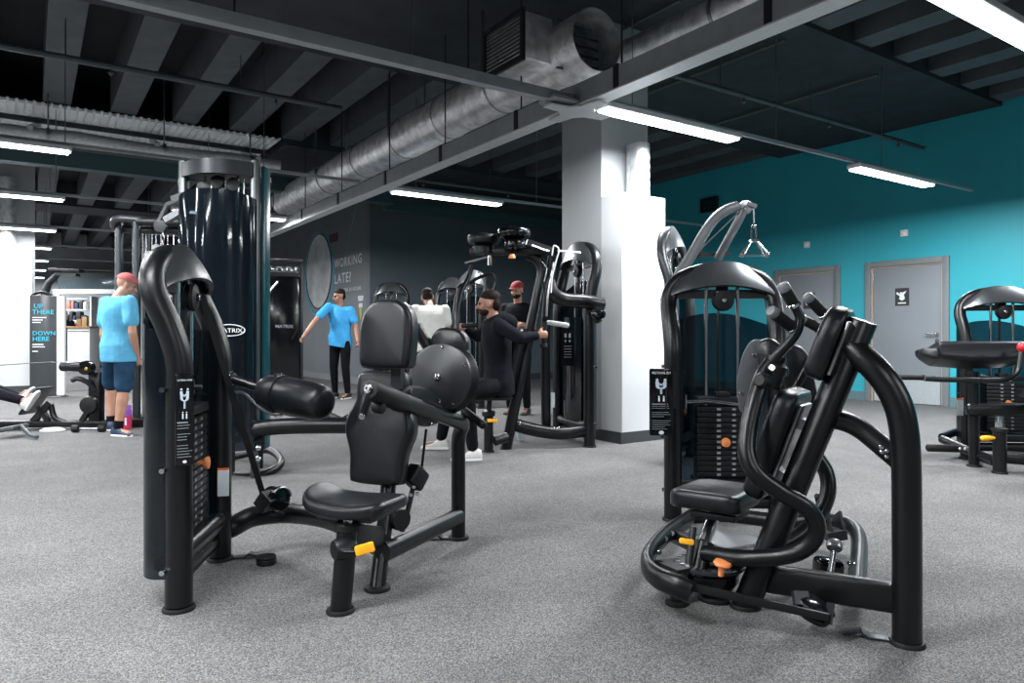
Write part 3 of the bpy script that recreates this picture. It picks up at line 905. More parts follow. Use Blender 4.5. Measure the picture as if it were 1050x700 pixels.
    q = M(T); q.box((0, -.07, top + .03), (stackw, .12, .04), bev=.006); q.box((0, -.07, top + .06), (.08, .06, .04), bev=.006); q.build('top_plate', black2, root)
    zz = z0 + pin * pg - ph * .5
    q = M(T); q.lathe((0, -.02, zz), (0, 1, 0), [(.008, 0), (.009, .03), (.024, .034), (.027, .042), (.025, .05), (.01, .054)], 18); q.build('selector_pin', orange, root)
    # ---- shroud wrapping round the back
    def shell(x0, z0_, z1f, mt, name, rr=1.0):
        rows = []
        for j in range(13):
            row = []
            for i in range(33):
                a = PI * (1 + i / 32)
                ca, sa = math.cos(a), math.sin(a)
                e = .62
                x = (hw + .015) * rr * (abs(ca) ** e) * (1 if ca > 0 else -1); y = -.03 - depth * rr * abs(sa) ** e
                zt = z1f(x); row.append(V((x, y, z0_ + (zt - z0_) * j / 12)))
            rows.append(row)
        q = M(T); q.sheet(rows, .005); return q.build(name, mt, root, angle=60)
    shell(0, gz0, lambda x: .80 * H - .06 * s * (abs(x) / hw) ** 2 * 1.2, glass or shroud_dark, 'rear_shroud')
    q = M(T)
    for sx in (-1, 1):
        for z in (.16, .55, .86):
            if z < .8 * H: q.cyl((sx * (hw + .0), -.045, z * s), (sx * (hw + .055), -.045, z * s), .010, n=10)
    build_each(q, 'shroud_bolt', chrome, root)
    # ---- base cross members
    if base:
        q = M(T); q.tube([V((-hw, 0, .19)), V((hw, 0, .19))], .036, 14, flat=1.25); q.tube([V((-hw, -.02, .10)), V((hw, -.02, .10))], .03, 14, flat=1.25); build_each(q, 'cross_member', black, root)
        q = M(T); q.box((0, -.03 - depth * .35, .16), (2 * hw - .08, depth * .4, .05), bev=.01); q.build('rear_base', black2, root)
    if plac:
        side, z, title, w, h = plac
        TP = T @ Matrix.Translation((side * hw, r + .012, z)) @ frame(V((0, 0, 0)), V((-1, 0, 0)), V((0, 0, 1)))
        placard(root, TP, w, h, title)


def face_frame(o, fwd):
    """tower frame: y = fwd (towards user), x = fwd x z"""
    f = V(fwd).normalized(); return frame(V(o), f.cross(V((0, 0, 1))), f)
# ================================================================= LEFT FOREGROUND MACHINE (lateral raise)
LM = thing('lateral_raise_machine', 'black strength machine at left front with headrest, round cam disc and yellow seat lever', 'gym machine', (-.9, 3.0, 0))
TL_ = face_frame((-1.319, 3.025, 0), (.989, .146, 0))
tower(LM, TL_, H=1.43, hw=.305, r=.05, fm=mat('graphite_dark_reflection', (.022, .025, .028), .28, .2, .08, 10, .05, 500), glass=shroud_mat('smoked_shroud', (.006, .009, .012), .62), depth=.14)  # fairing plastic coloured darker here to imitate its dark reflection
# placard on the front leg, facing right-front
TP = frame(P(187.5, 430, 2.66), V((.60, .55, 0)), V((0, 0, 1)))
placard(LM, frame(P(189, 430, 2.665), V((.80, .60, 0)), V((0, 0, 1))), .066, .345, 'LATERAL RAISE', 3)
q = M(); q.box((0, 0, 0), (.05, .002, .13), frame(P(229, 494, 3.272), V((.97, .25, 0)), V((-.25, .97, 0)))); st = q.build('warning_label', stickerw, LM)
q = M(); q.box((0, 0, .06), (.05, .0024, .010), frame(P(229, 494, 3.272), V((.97, .25, 0)), V((-.25, .97, 0)))); q.build('label_header', mat('label_orange', (.7, .12, .02), .5), st)
# base beam
q = M(); q.tube(cr([P(224, 545, 3.36), P(238, 540, 3.38), P(262, 529, 3.5), P(300, 526, 3.55), P(345, 534, 3.32), P(392, 560, 2.97)], 6), .040, 16, flat=1.25); q.build('base_beam', black, LM)
q = M()
for px, py in ((243, 537), (252, 535)): q.bolt(P(px, py + 2, 3.40 + (px - 243) * .006 - .02), (.2, -1, 0), .012, .01)
build_each(q, 'beam_bolt', chrome, LM)
# main column, leg beam, right leg with handle tube
c0 = G(387, 603); c1 = P(398, 500, 3.12); c2 = P(404, 385, 3.28)
q = M(); q.tube(cr([c0, c1, c2], 5), .034, 16, flat=1.25, up=(0, 1, .0)); q.build('seat_column', black, LM)
q = M(); q.tube([P(392, 566, 2.97), P(470, 529, 3.66)], .038, 16, flat=1.2); q.build('leg_beam', black, LM)
lg = G(470, 552)
q = M(); q.tube(bend([lg, P(470, 446, lg.y), P(476, 434, 3.62), P(382, 401, 2.74)], [0, .10, .10, 0], 7), .0365, 18); q.build('handle_frame', black, LM)
q = M(); q.cyl(P(413, 413, 2.98), P(378, 398.5, 2.70), .041, bev=.01); hg = q.build('hand_grip', rubber, LM)
q = M(); q.bolt(P(378, 398.5, 2.70), (-.5, -.8, .2), .02, .012); q.build('grip_cap', chrome, hg)
q = M(); q.tube([P(379, 398, 2.71), P(371, 426, 2.70)], .019, 12, rnd=1); lv = q.build('adjuster_arm', black, LM)
q = M(); q.bolt(P(371, 427, 2.68), (-.2, -1, 0), .013, .01); q.build('arm_bolt', chrome, lv)
q = M(); q.cyl(P(384, 417, 2.80), P(393, 419, 2.78), .022, bev=.006); q.build('release_knob', rubber, LM)
# feet
q = M(); foot(q, G(387, 604)); foot(q, G(349, 627)); foot(q, lg); build_each(q, 'foot', rubber, LM)
q = M(); tab(q, lg + V((-.02, .0, 0)), (-1, -.1, 0), .14); tab(q, G(240, 572), (1, .0, 0), .12); build_each(q, 'anchor_tab', steel, LM, 3) if False else q.build('anchor_tab', greyplate, LM)
# seat post
s0 = G(349, 627); s1 = P(356.5, 541, 2.70)
q = M(); q.tube([s0, s1], .040, 18, flat=1.0); sp = q.build('seat_post', black, LM)
q = M(); d = (s1 - s0).normalized(); q.lathe(s1 - d * .01, d, [(.04, 0), (.05, .005), (.05, .025), (.043, .032)], 20); q.build('post_collar', rubber, sp)
q = M(); q.bar(s1, P(360, 517, 2.71), .035, .035, bev=.006); q.build('inner_post', chrome, LM)
q = M(); q.bar(P(359, 548, 2.72), P(388, 550, 2.97), .06, .085, bev=.012); q.build('seat_bracket', black, LM)
k0 = P(347, 562, 2.66)
q = M(); q.lathe(k0 + V((.06, .03, 0)), (-1, -.75, .0), [(.02, 0), (.036, .01), (.040, .02), (.040, .08), (.034, .09), (.01, .092)], 20); q.build('lever_hub', black2, LM)
q = M(); q.tube([P(350, 564, 2.62), P(365, 564, 2.56)], .007, 8); lv = q.build('lever_rod', chrome, LM)
Tl = frame(P(374, 562.5, 2.54), V((.95, .1, .25)), V((-.2, .1, 1)))
q = M(Tl); q.prism(rrect(.068, .036, .008), None, -.009, .009, .004); q.build('lever_handle', yellow, lv)
# seat cushion: u across, depth towards camera
w_ = V((.94, -.34, 0)).normalized(); f_ = V((-.34, -.94, 0)).normalized()
sc = P(365, 515, 2.80)
Ts = frame(sc - V((0, 0, .03)), w_, -f_ * 1.0 + V((0, 0, .0)))
ol = rpoly([(.195, -.14), (.20, .10), (.10, .15), (-.08, .13), (-.205, .10), (-.215, -.02), (-.18, -.13), (-.03, -.16), (.1, -.165)], .05)
rows = []
m = M(Ts); m.pad([(x * .94, y) for x, y in ol], None, .052, .022, .006)
# saddle: ends rise a little
inv = Ts.inverted()
nv = []
for v in m.v:
    l = inv @ v; l.z += .9 * (l.x ** 2) * .55 - .06 * max(0, l.y) + .35 * max(0, -l.x - .12); nv.append(Ts @ l)
m.v = nv; m.build('seat', leather, LM, angle=60)
q = M(Ts); q.box((0, 0, -.012), (.24, .18, .02), bev=.004); q.build('seat_plate', greyplate, LM)
# backrest
n_b = V((-.34, -.94, .14)).normalized()
bo = P(395, 437, 3.13)
Tb = frame(bo, w_, n_b.cross(w_))
ol = cr([V(p).to_3d() for p in ((-.125, -.225, 0), (-.135, -.12, 0), (-.165, -.03, 0), (-.16, .04, 0), (-.125, .11, 0), (-.125, .19, 0), (-.10, .235, 0), (0, .24, 0), (.10, .235, 0), (.125, .19, 0), (.125, .11, 0), (.16, .04, 0), (.165, -.03, 0), (.135, -.12, 0), (.125, -.225, 0), (.10, -.245, 0), (0, -.25, 0), (-.10, -.245, 0))], 4, True)
ol = [(p.x, p.y) for p in ol]
if sum(ol[i][0] * ol[(i + 1) % len(ol)][1] - ol[(i + 1) % len(ol)][0] * ol[i][1] for i in range(len(ol))) < 0: ol = ol[::-1]
q = M(Tb); q.pad(ol, None, .075, .028, .007); q.build('backrest', leather, LM, angle=60)
q = M(Tb); q.box((0, 0, -.02), (.16, .36, .03), bev=.006); q.build('backrest_plate', black2, LM)
n_h = V((-.42, -.90, .10)).normalized(); wh = V((.90, -.42, 0)).normalized()
Th = frame(P(404, 344, 3.03), wh, n_h.cross(wh))
ol = [(p.x, p.y) for p in cr([V((x, y, 0)) for x, y in ((-.118, -.125), (-.126, -.06), (-.126, .03), (-.106, .10), (-.056, .14), (0, .146), (.056, .14), (.106, .10), (.126, .03), (.126, -.06), (.118, -.125), (.09, -.14), (0, -.142), (-.09, -.14))], 4, True)][::-1]
q = M(Th); q.pad(ol, None, .085, .026, .006); q.build('headrest', leather, LM, angle=60)
q = M(Th); q.tube([V((x, y, .058)) for x, y in inset(ol, -.001)], .003, 6, closed=True); q.build('headrest_piping', black2, LM)
q = M(Th); q.box((0, 0, -.02), (.12, .18, .03), bev=.006); q.bar((0, -.05, -.03), (0, -.30, -.06), .05, .03); q.build('headrest_bracket', greyplate, LM)
# cam disc and its rear drum
d0 = P(450, 387, 3.42); ax = V((.34, .93, -.10)).normalized()
q = M(); q.lathe(d0, ax, [(.018, -.014), (.05, -.008), (.150, -.004), (.163, .002), (.167, .012), (.160, .02), (.10, .03)], 56); q.build('cam_disc', mat('cam_cover', (.022, .024, .027), .38, .2, .06, 6), LM)
q = M(); q.lathe(d0 + ax * .02, ax, [(.14, .0), (.15, .03), (.172, .05), (.176, .062), (.170, .075), (.15, .10), (.05, .12)], 56); q.build('cam_drum', black2, LM)
q = M(); q.lathe(d0, -ax, [(.016, .0), (.016, .02), (.011, .022), (.011, .03), (.006, .034)], 14)
q.build('cam_axle', chrome, LM)
q = M()
for a in (20, 100, 160, 250, 320):
    u = ax.orthogonal().normalized(); v2 = ax.cross(u); q.bolt(d0 + (u * math.cos(math.radians(a)) + v2 * math.sin(math.radians(a))) * .148 - ax * .004, -ax, .008, .006)
build_each(q, 'cam_bolt', chrome, LM)
q = M(); q.tube([P(426, 334, 3.5), P(436, 350, 3.52), P(446, 366, 3.5)], .03, 14); q.build('cam_arm', black, LM)
q = M(frame(P(464, 352, 3.56), V((.95, -.3, -.1)), V((0, .05, 1)))); q.pad(rpoly([(-.11, -.09), (.11, -.09), (.10, .03), (.05, .075), (-.06, .075), (-.10, .02)], .04), None, .07, .025, .01); q.build('shoulder_pad', leather, LM, angle=60)
q = M(); q.tube([P(476, 421, 3.6), P(496, 436, 3.5)], .021, 12, rnd=.6); q.build('cam_peg', rubber, LM)
# oval bracket pad under the grip tube
Tt = frame(P(428, 416, 3.18), P(478, 440, 3.5) - P(382, 405, 2.78), V((0, -.25, 1)))
q = M(Tt); q.prism(circ(.20, 36, .085), None, -.03, .03, .012); pl = q.build('pivot_bracket', black2, LM)
q = M(Tt)
q.tube([V((.19 * math.cos(2 * PI * k / 36), .076 * math.sin(2 * PI * k / 36), .0)) for k in range(36)], .008, 6, closed=True); q.build('bracket_rim', black, pl)
q = M(Tt)
for x, y in ((-.13, .045), (.12, .05), (-.10, -.06), (.10, -.062)):
    z_ = .031; q.bolt((x, y, -z_ if (Tt.to_3x3() @ V((0, 0, 1))).y > 0 else z_), (0, 0, -1) if (Tt.to_3x3() @ V((0, 0, 1))).y > 0 else (0, 0, 1), .009, .007)
build_each(q, 'bracket_bolt', chrome, LM)
# left arm roller
a0 = P(226, 384, 3.34); a1 = P(236, 388, 3.28); a2 = P(276, 401, 3.15)
q = M(); q.tube([a0, a1, a2], .021, 14); ar = q.build('roller_arm', black, LM)
q = M(); q.lathe(a1, (a1 - a2).normalized() * -1, [(.026, -.02), (.032, -.01), (.032, .012), (.026, .02)], 16); q.build('arm_clamp', chrome, ar)
r0 = P(271, 401.5, 3.17); r1 = P(334, 413.5, 3.00); d = (r1 - r0); L = d.length; d.normalize()
q = M(); q.lathe(r0, d, [(.03, -.002), (.064, .004), (.076, .02), (.080, .06), (.084, L * .55), (.080, L * .8), (.074, L - .03), (.066, L - .008), (.050, L), (.02, L + .004)], 32); ro = q.build('roller_pad', leather, LM, angle=60)
q = M(); q.lathe(r0 + d * (L * .27), d, [(.080, -.019), (.088, -.018), (.088, .018), (.080, .019)], 32); q.build('roller_strap', black2, ro)
q = M()
for dz, dx in ((.088, 0), (-.088, .005)): q.box(r0 + d * (L * .27) + V((0, -.02, dz)), (.03, .03, .014), bev=.003)
build_each(q, 'strap_buckle', chrome, ro)
q = M(); q.tube(cr([P(240, 402, 3.25), P(250, 403, 3.22), P(262, 414, 3.12), P(276, 424, 3.05), P(288, 424, 3.02)], 5), .0065, 8); q.build('metal_hose', steel, LM)
q = M(); q.lathe(P(196, 397, 2.93), (.989, .146, 0), [(.02, -.03), (.044, -.02), (.048, -.005), (.044, .004), (.012, .006), (.010, .04), (.006, .045)], 24); q.build('side_pulley', greyplate, LM)
# belt from the top pulley to the base pulley
q = M(); b0 = P(207, 303, 3.06); b1 = P(232, 385, 3.18); b2 = P(270, 508, 3.42)
q.bar(b0, b1, .028, .004, up=(.6, -.8, .3)); q.bar(b1, b2, .028, .004, up=(.6, -.8, .3)); q.build('long_belt', rubber, LM)
bp = P(282, 511, 3.46)
q = M(); q.lathe(bp, (.8, -.55, .1), [(.02, -.05), (.05, -.045), (.06, -.03), (.052, -.02), (.052, .02), (.060, .03), (.055, .045), (.02, .05)], 26); bq = q.build('base_pulley', gloss, LM)
q = M(); q.bar(P(268, 520, 3.42), P(276, 508, 3.40), .05, .07); q.bar(P(290, 522, 3.5), P(284, 514, 3.46), .05, .05); q.build('pulley_bracket', black2, LM)
q = M(); q.tube([bp + V((.8, -.55, .1)).normalized() * .052 + (V((0, 0, 1)) * math.cos(t) + V((.55, .8, 0)) * math.sin(t)) * .056 for t in [-.9 + .3 * i for i in range(9)]], .005, 6); q.build('pulley_guard', steel, bq)
# cord and linkage behind the backrest
q = M(); q.cyl(P(437, 440, 3.2), P(431, 492, 3.22), .006, n=8); q.build('cord', rubber, LM)
q = M(); q.bar(P(420, 483, 3.1), P(432, 495, 3.16), .07, .09, bev=.015); q.build('link_block', black2, LM)
q = M(); q.tube([P(424, 498, 3.14), P(419, 520, 3.15), P(412, 545, 3.1)], .012, 8); q.build('link_rod', greyplate, LM)
q = M(); q.lathe(P(409, 532, 3.08), (.7, -.7, 0), [(.01, -.03), (.045, -.025), (.048, 0), (.045, .025), (.01, .03)], 20); q.build('link_pulley', black2, LM)
q = M()
for px, py in ((424, 499), (428, 506), (421, 507)): q.bolt(P(px, py, 3.07), (.2, -1, 0), .009, .008)
build_each(q, 'link_bolt', chrome, LM)

# puck on the floor
g = G(273, 578); q = M(); q.lathe(g, (0, 0, 1), [(.040, 0), (.044, .004), (.044, .022), (.042, .025), (.044, .028), (.044, .034), (.040, .038), (.01, .038)], 28)
tag(q.build('rubber_puck', rubber), 'small round black rubber puck lying on the carpet by the left machine', 'puck')
# ================================================================= RIGHT FOREGROUND MACHINE (pectoral fly)
RM = thing('pectoral_fly_machine', 'black pectoral fly machine at right front with orange pins and curved swing arms', 'gym machine', (1.1, 3.2, 0))
TR = face_frame((1.205, 4.03, 0), (-.04, -1, 0))
tower(RM, TR, H=1.475, hw=.292, r=.05, glass=shroud_glass, depth=.22, numbers=True, pin=7, plates=13)
placard(RM, frame(P(678, 412, 3.88), V((1, -.05, 0)), V((0, 0, 1))), .128, .365, 'PECTORAL FLY', 5)
q = M(); q.bar(P(690, 400, 3.93), P(680, 400, 3.89), .05, .2); q.build('placard_bracket', black2, RM)
# column carrying the pads
k0 = V((.90, 2.75, 0)); k1 = V((1.232, 2.50, 1.10)); cd = (k1 - k0).normalized()
q = M(); q.tube([k0, k1 - cd * .006, k1], [.05, .05, .046], 24); q.build('seat_column', black, RM)
q = M(); foot(q, k0, .060); foot(q, G(930, 660), .057); build_each(q, 'foot', rubber, RM)
g = G(930, 660)
q = M(); q.tube(cr([g, P(930, 560, 2.42), P(929, 470, 2.42), P(925, 430, 2.42), P(916, 404, 2.43), P(901, 382, 2.45), P(882, 364, 2.49), P(868, 352, 2.53)], 5), .0465, 22, up=(.6, .8, 0)); q.build('support_leg', black, RM)
q = M(); q.tube(bend([P(840, 428, 2.6), P(866, 431, 2.57), P(884, 440, 2.54), P(922, 472, 2.45)], .1), .033, 16, flat=1.1); q.build('diagonal_brace', black, RM)
q = M()
for px, py in ((903, 458), (909, 462), (904, 463), (909, 468)): q.bolt(P(px, py, 2.44), (-.1, -1, 0), .008, .007)
build_each(q, 'brace_bolt', chrome, RM)
q = M(); q.bar(P(772, 590, 2.76), P(922, 613, 2.44), .06, .105, bev=.02); q.build('base_beam', black, RM)
q = M(); tab(q, G(912, 656), (-1, .35, 0), .15); q.build('anchor_tab', greyplate, RM)
# pads
nU = V((-.753, .565, .338)).normalized(); sw = V((.6, .8, 0)); c_ = nU.cross(sw).normalized()
if c_.z < 0: c_ = -c_
def padT(p, nn=None, cc=None): return frame(p, sw, z=nn or nU)
hp = P(852, 353, 2.56)
hT = frame(hp - nU * .03, -sw, c_)
if (hT.to_3x3() @ V((0, 0, 1))).dot(nU) < 0: hT = frame(hp - nU * .03, sw, c_)
q = M(hT); q.pad(rpoly([(.105, -.13), (.115, .05), (.07, .14), (-.07, .14), (-.115, .05), (-.105, -.13)], .05), None, .070, .025, .012); q.build('headrest', leather, RM, angle=60)
bT = hT.copy(); bT.translation = P(803, 457, 2.68) - nU * .01
q = M(bT); q.pad(rpoly([(.10, -.22), (.115, -.08), (.15, .06), (.13, .22), (-.13, .22), (-.15, .06), (-.115, -.08), (-.10, -.22)], .06), None, .075, .027, .014); q.build('backrest', leather, RM, angle=60)
for T_, h_ in ((hT, .2), (bT, .36)):
    q = M(T_); q.box((0, 0, -.012), (.14, h_, .014), bev=.004); q.box((0, h_ * .3, -.03), (.05, .04, .04)); q.box((0, -h_ * .3, -.03), (.05, .04, .04)); q.build('pad_plate', steel, RM)
# seat
sT = frame(P(731, 520, 2.86), V((.6, .8, 0)), V((-.8, .6, .0)))
m = M(sT); m.pad(rpoly([(.15, -.15), (.15, .10), (.09, .15), (-.09, .15), (-.15, .10), (-.15, -.15)], .05), None, .075, .03, .004)
inv = sT.inverted(); nv = []
for v in m.v:
    l = inv @ v
    l.z += 1.0 * l.x * l.x - .004; nv.append(sT @ l)
m.v = nv; m.build('seat', leather, RM, angle=60)
q = M(sT); q.box((0, -.03, -.015), (.18, .18, .025), bev=.005); q.build('seat_plate', black2, RM)
# seat post and height lever
ps = P(731, 532, 2.88); pe = P(715, 592, 2.78)
q = M(); q.tube([pe, P(722, 556, 2.83)], .042, 18); q.build('seat_post', black, RM)
q = M(); q.tube([P(722, 556, 2.83), ps], .026, 14); q.build('inner_post', chrome, RM)
q = M(); q.tube([P(706, 578, 2.76), P(711, 540, 2.80)], .014, 10); lv = q.build('height_strut', black2, RM)
q = M(frame(P(704, 555, 2.70), V((.95, -.1, -.12)), V((0, .3, 1)))); q.prism(rrect(.055, .022, .009), None, -.01, .01, .004); q.build('height_lever', yellow, lv)
# fork plate joining post and column
q = M(); T_ = frame(P(752, 558, 2.95), V((1, .0, -.0)), V((0, 1, .12)))
q.prism(rpoly([(-.20, -.04), (-.14, -.08), (.0, -.10), (.15, -.13), (.16, .02), (.03, .12), (-.02, .2), (-.06, .2), (-.09, .08), (-.18, .05)], .02), T_, -.012, .012, .004); q.build('fork_plate', MATS.get('mid_grey_steel') or mat('mid_grey_steel', (.085, .092, .10), .42, .3, .08, 14), RM)
# pivot housing on the floor
pc = G(727, 612); pc.z = 0
q = M(); q.lathe(pc + V((0, 0, .045)), (0, 0, 1), [(.05, -.02), (.095, .0), (.115, .03), (.118, .065), (.11, .075), (.03, .078)], 36); q.build('pivot_housing', gloss, RM)
q = M(); q.lathe(pc + V((0, 0, .125)), (0, 0, 1), [(.135, 0), (.138, .004), (.138, .014), (.132, .018), (.07, .018)], 48); dsk = q.build('range_disc', greyplate, RM)
q = M()
for k in range(22):
    a = 2 * PI * k / 22; q.lathe(pc + V((.122 * math.cos(a), .122 * math.sin(a), .143)), (0, 0, 1), [(.008, 0), (.008, .003)], 8)
q.build('range_holes', steel, dsk)
q = M(); q.lathe(pc + V((0, 0, .14)), (0, 0, 1), [(.07, 0), (.075, .02), (.06, .045), (.05, .06), (.02, .062)], 30); q.build('pivot_hub', black2, RM)
q = M(); q.lathe(pc + V((0, .0, .15)), (0, 0, 1), [(.078, .0), (.078, .014)], 30); q.build('hub_ring', chrome, RM)
q = M(); q.bar(pc + V((.0, -.02, .17)), pc + V((.13, -.08, .165)), .06, .02, bev=.005); q.build('selector_arm', black2, RM)
kp = P(739, 582, 2.68)
q = M(); q.lathe(kp - V((0, 0, .03)), (.1, -.15, 1), [(.010, 0), (.012, .025), (.012, .035), (.030, .042), (.034, .050), (.030, .058), (.01, .062)], 22); q.build('selector_knob', orange, RM)
q = M(); q.lathe(pc + V((.02, -.02, 0)), (0, 0, 1), [(.07, 0), (.07, .012), (.05, .03)], 26); q.build('pivot_foot', rubber, RM)
# base loop
q = M(); q.tube(cr([P(708, 530, 3.75), P(702, 535, 3.45), P(683, 548, 3.15), P(667, 566, 2.90), P(664, 580, 2.76), P(674, 592, 2.65), P(692, 600, 2.58), P(709, 607, 2.55)], 6), .027, 18, flat=1.55, up=(0, 0, 1)); q.build('base_loop', black, RM)
q = M(); q.tube(cr([P(708, 530, 3.75), P(745, 528, 3.72), P(800, 534, 3.6), P(840, 533, 3.5), P(862, 536, 3.44), P(876, 543, 3.36), P(881, 556, 3.2), P(880, 580, 2.9), P(878, 606, 2.6)], 6), .034, 16, flat=1.1, up=(0, 0, 1)); q.build('rear_loop', black, RM)
q = M()
for px, py in ((871, 577), (876, 577), (872, 584), (877, 584)): q.bolt(P(px, py, 2.82), (-1, -.6, 0), .009, .008)
build_each(q, 'loop_bolt', chrome, RM)
q = M(); foot(q, G(694, 619) , .045, .02); build_each(q, 'foot', rubber, RM)
q = M(); q.cyl(G(694, 619), G(694, 619) + V((0, 0, .09)), .025, n=14); q.build('loop_support', black2, RM)
# tie bar to the roller under the beam
q = M(); q.bar(P(706, 601, 2.56), P(850, 633, 2.42), .012, .028, bev=.002); q.build('tie_bar', black2, RM)
rc = P(836, 624, 2.50); ra = V((.35, -.25, 1)).normalized()
q = M(); q.lathe(rc, ra, [(.02, -.035), (.058, -.03), (.06, -.012), (.05, -.006), (.05, .0), (.062, .006), (.062, .018), (.045, .03), (.012, .034)], 30); rw = q.build('guide_wheel', gloss, RM)
q = M(); q.lathe(rc + ra * .012, ra, [(.0635, -.004), (.0635, .004)], 30); q.build('wheel_rim', chrome, rw)
q = M(); q.bar(P(820, 606, 2.52), P(822, 620, 2.5), .05, .03); q.bar(P(852, 618, 2.45), P(849, 640, 2.43), .004, .05, up=(0, 1, 0)); q.build('wheel_bracket', greyplate, RM)
# swing arms
r_ = .031
near = cr([P(792, 372, 2.62), P(783, 385, 2.61), P(774, 410, 2.58), P(767, 440, 2.55), P(766, 466, 2.52), P(776, 486, 2.50), P(800, 504, 2.5), P(824, 518, 2.5), P(837, 535, 2.51), P(835, 552, 2.53), P(820, 565, 2.56), P(795, 571, 2.6), P(760, 572, 2.66), P(722, 567, 2.78)], 6)
q = M(); q.tube(near, r_, 18); q.build('near_swing_arm', black, RM)
far = cr([P(815, 400, 3.05), P(822, 440, 3.0), P(836, 466, 2.98), P(847, 484, 2.96), P(849, 505, 2.94), P(840, 527, 2.93), P(820, 548, 2.92), P(790, 562, 2.92), P(745, 570, 2.88)], 6)
q = M(); q.tube(far, r_, 16); q.build('far_swing_arm', black, RM)
q = M(); q.lathe(P(789, 398, 2.62), (P(797, 368, 2.62) - P(789, 398, 2.62)), [(.034, 0), (.038, .01), (.038, .05), (.045, .06), (.045, .085), (.032, .10), (.03, .12)], 20); q.lathe(P(783, 390, 2.56), (-.6, -.5, .1), [(.01, -.03), (.026, -.02), (.028, .02), (.02, .03)], 14); cl = q.build('arm_clamp', black2, RM)
q = M(); q.bolt(P(791, 377, 2.56), (-.1, -1, .2), .014, .01); q.build('clamp_bolt', chrome, cl)
hnd = cr([P(793, 370, 2.6), P(800, 361, 2.58), P(811, 349, 2.56), P(818, 338, 2.55), P(820, 325, 2.55), P(815, 313, 2.55)], 5)
q = M(); q.tube(hnd, .0175, 14); h = q.build('handle_tube', black, RM)


def grip(p0, p1, r=.0215):
    p0 = V(p0); p1 = V(p1); d = p1 - p0; L = d.length; d.normalize()
    g_ = M(); g_.lathe(p0, d, [(.016, -.01), (r, 0), (r * 1.02, L * .4), (r, L - .018)], 18); go = g_.build('foam_grip', rubber, RM)
    g_ = M(); g_.lathe(p0, d, [(r * 1.0, -.008), (r * 1.18, -.005), (r * 1.18, .006), (r, .009)], 18); g_.build('grip_ring', chrome, go)
    g_ = M(); g_.lathe(p0 + d * (L - .02), d, [(r * .99, 0), (r * 1.02, .006), (r * 1.0, .02), (r * .8, .027), (.004, .029)], 18); g_.build('grip_end_cap', mat('grip_cap_grey', (.14, .15, .16), .45), go)


grip(P(814, 312, 2.55), P(803, 293, 2.53)); grip(P(812, 335, 2.56), P(791, 319, 2.5))
grip(P(845, 322, 2.98), P(828, 304, 2.95), .023); grip(P(841, 337, 3.0), P(821, 326, 2.98), .021)
q = M(); q.tube(cr([P(815, 400, 3.05), P(830, 372, 3.03), P(845, 345, 3.0), P(849, 330, 2.99), P(845, 321, 2.98)], 5), .0175, 12); q.tube([P(849, 338, 3.0), P(841, 337, 3.0)], .016, 10); q.build('handle_tube', black, RM)
# arm cams with bolts and elbow pads
Tc = frame(P(770, 388, 2.98), V((.97, -.25, 0)), V((-.12, .0, 1)))
q = M(Tc); q.prism(rpoly([(-.045, -.15), (.03, -.15), (.05, -.06), (.045, .09), (.075, .16), (.0, .165), (-.035, .1), (-.06, -.02)], .03), None, -.01, .01, .004); pl = q.build('cam_plate', mat('mid_grey_steel', (.085, .092, .10), .42, .3, .08, 14), RM)
q = M(Tc)
for x, y in ((.012, .10), (.04, .055), (-.04, -.06), (-.005, -.09)): q.bolt((x, y, .009 if (Tc.to_3x3() @ V((0, 0, 1))).y < 0 else -.009), (0, 0, 1) if (Tc.to_3x3() @ V((0, 0, 1))).y < 0 else (0, 0, -1), .009, .008)
build_each(q, 'cam_bolt', chrome, pl)
q = M(frame(P(791, 364, 2.92), V((.9, -.4, .2)), V((.1, 0, 1)))); q.pad(rpoly([(-.055, -.10), (.055, -.10), (.055, .02), (.02, .07), (-.03, .07), (-.055, .03)], .03), None, .05, .022, .01); q.build('elbow_pad', leather, RM, angle=60)
q = M(frame(P(818, 385, 3.12), V((.9, -.35, .2)), V((-.25, 0, 1)))); q.pad(rpoly([(-.06, -.15), (.06, -.15), (.065, .08), (.03, .14), (-.03, .14), (-.065, .08)], .03), None, .05, .022, .01); q.build('elbow_pad', leather, RM, angle=60)
# chrome start rod across the stack
q = M(); q.tube([P(704, 412, 3.86), P(728, 411, 3.86), P(757, 415, 3.84)], .0085, 10); rd = q.build('cross_rod', chrome, RM)
q = M(); q.box(P(703, 411.5, 3.86), (.006, .03, .075)); q.build('rod_plate', chrome, rd)
# clevis, ball joint and damper at the rear loop
q = M(); q.bar(P(846, 528, 3.1), P(850, 548, 3.05), .012, .07, up=(0, 1, 0)); q.bar(P(858, 527, 3.1), P(862, 546, 3.05), .012, .07, up=(0, 1, 0)); q.bar(P(846, 549, 3.05), P(865, 546, 3.05), .07, .04); q.build('clevis', greyplate, RM)
q = M(); q.ball(P(856, 559, 3.0), .028); q.lathe(P(856, 556, 3.0), (P(853, 590, 2.9) - P(856, 556, 3.0)), [(.030, 0), (.034, .015), (.03, .03), (.012, .032)], 18); q.build('ball_joint', steel, RM)
q = M(); q.cyl(P(855.5, 562, 2.98), P(851, 590, 2.86), .0125, n=14); q.build('damper_rod', chrome, RM)
q = M(); q.bar(P(850, 572, 3.05), P(848, 592, 3.05), .11, .09, bev=.02); q.build('damper_block', gloss, RM)
q = M(); q.tube([P(838, 508, 2.98), P(845, 535, 3.05)], .013, 10); q.build('link_rod', black2, RM)
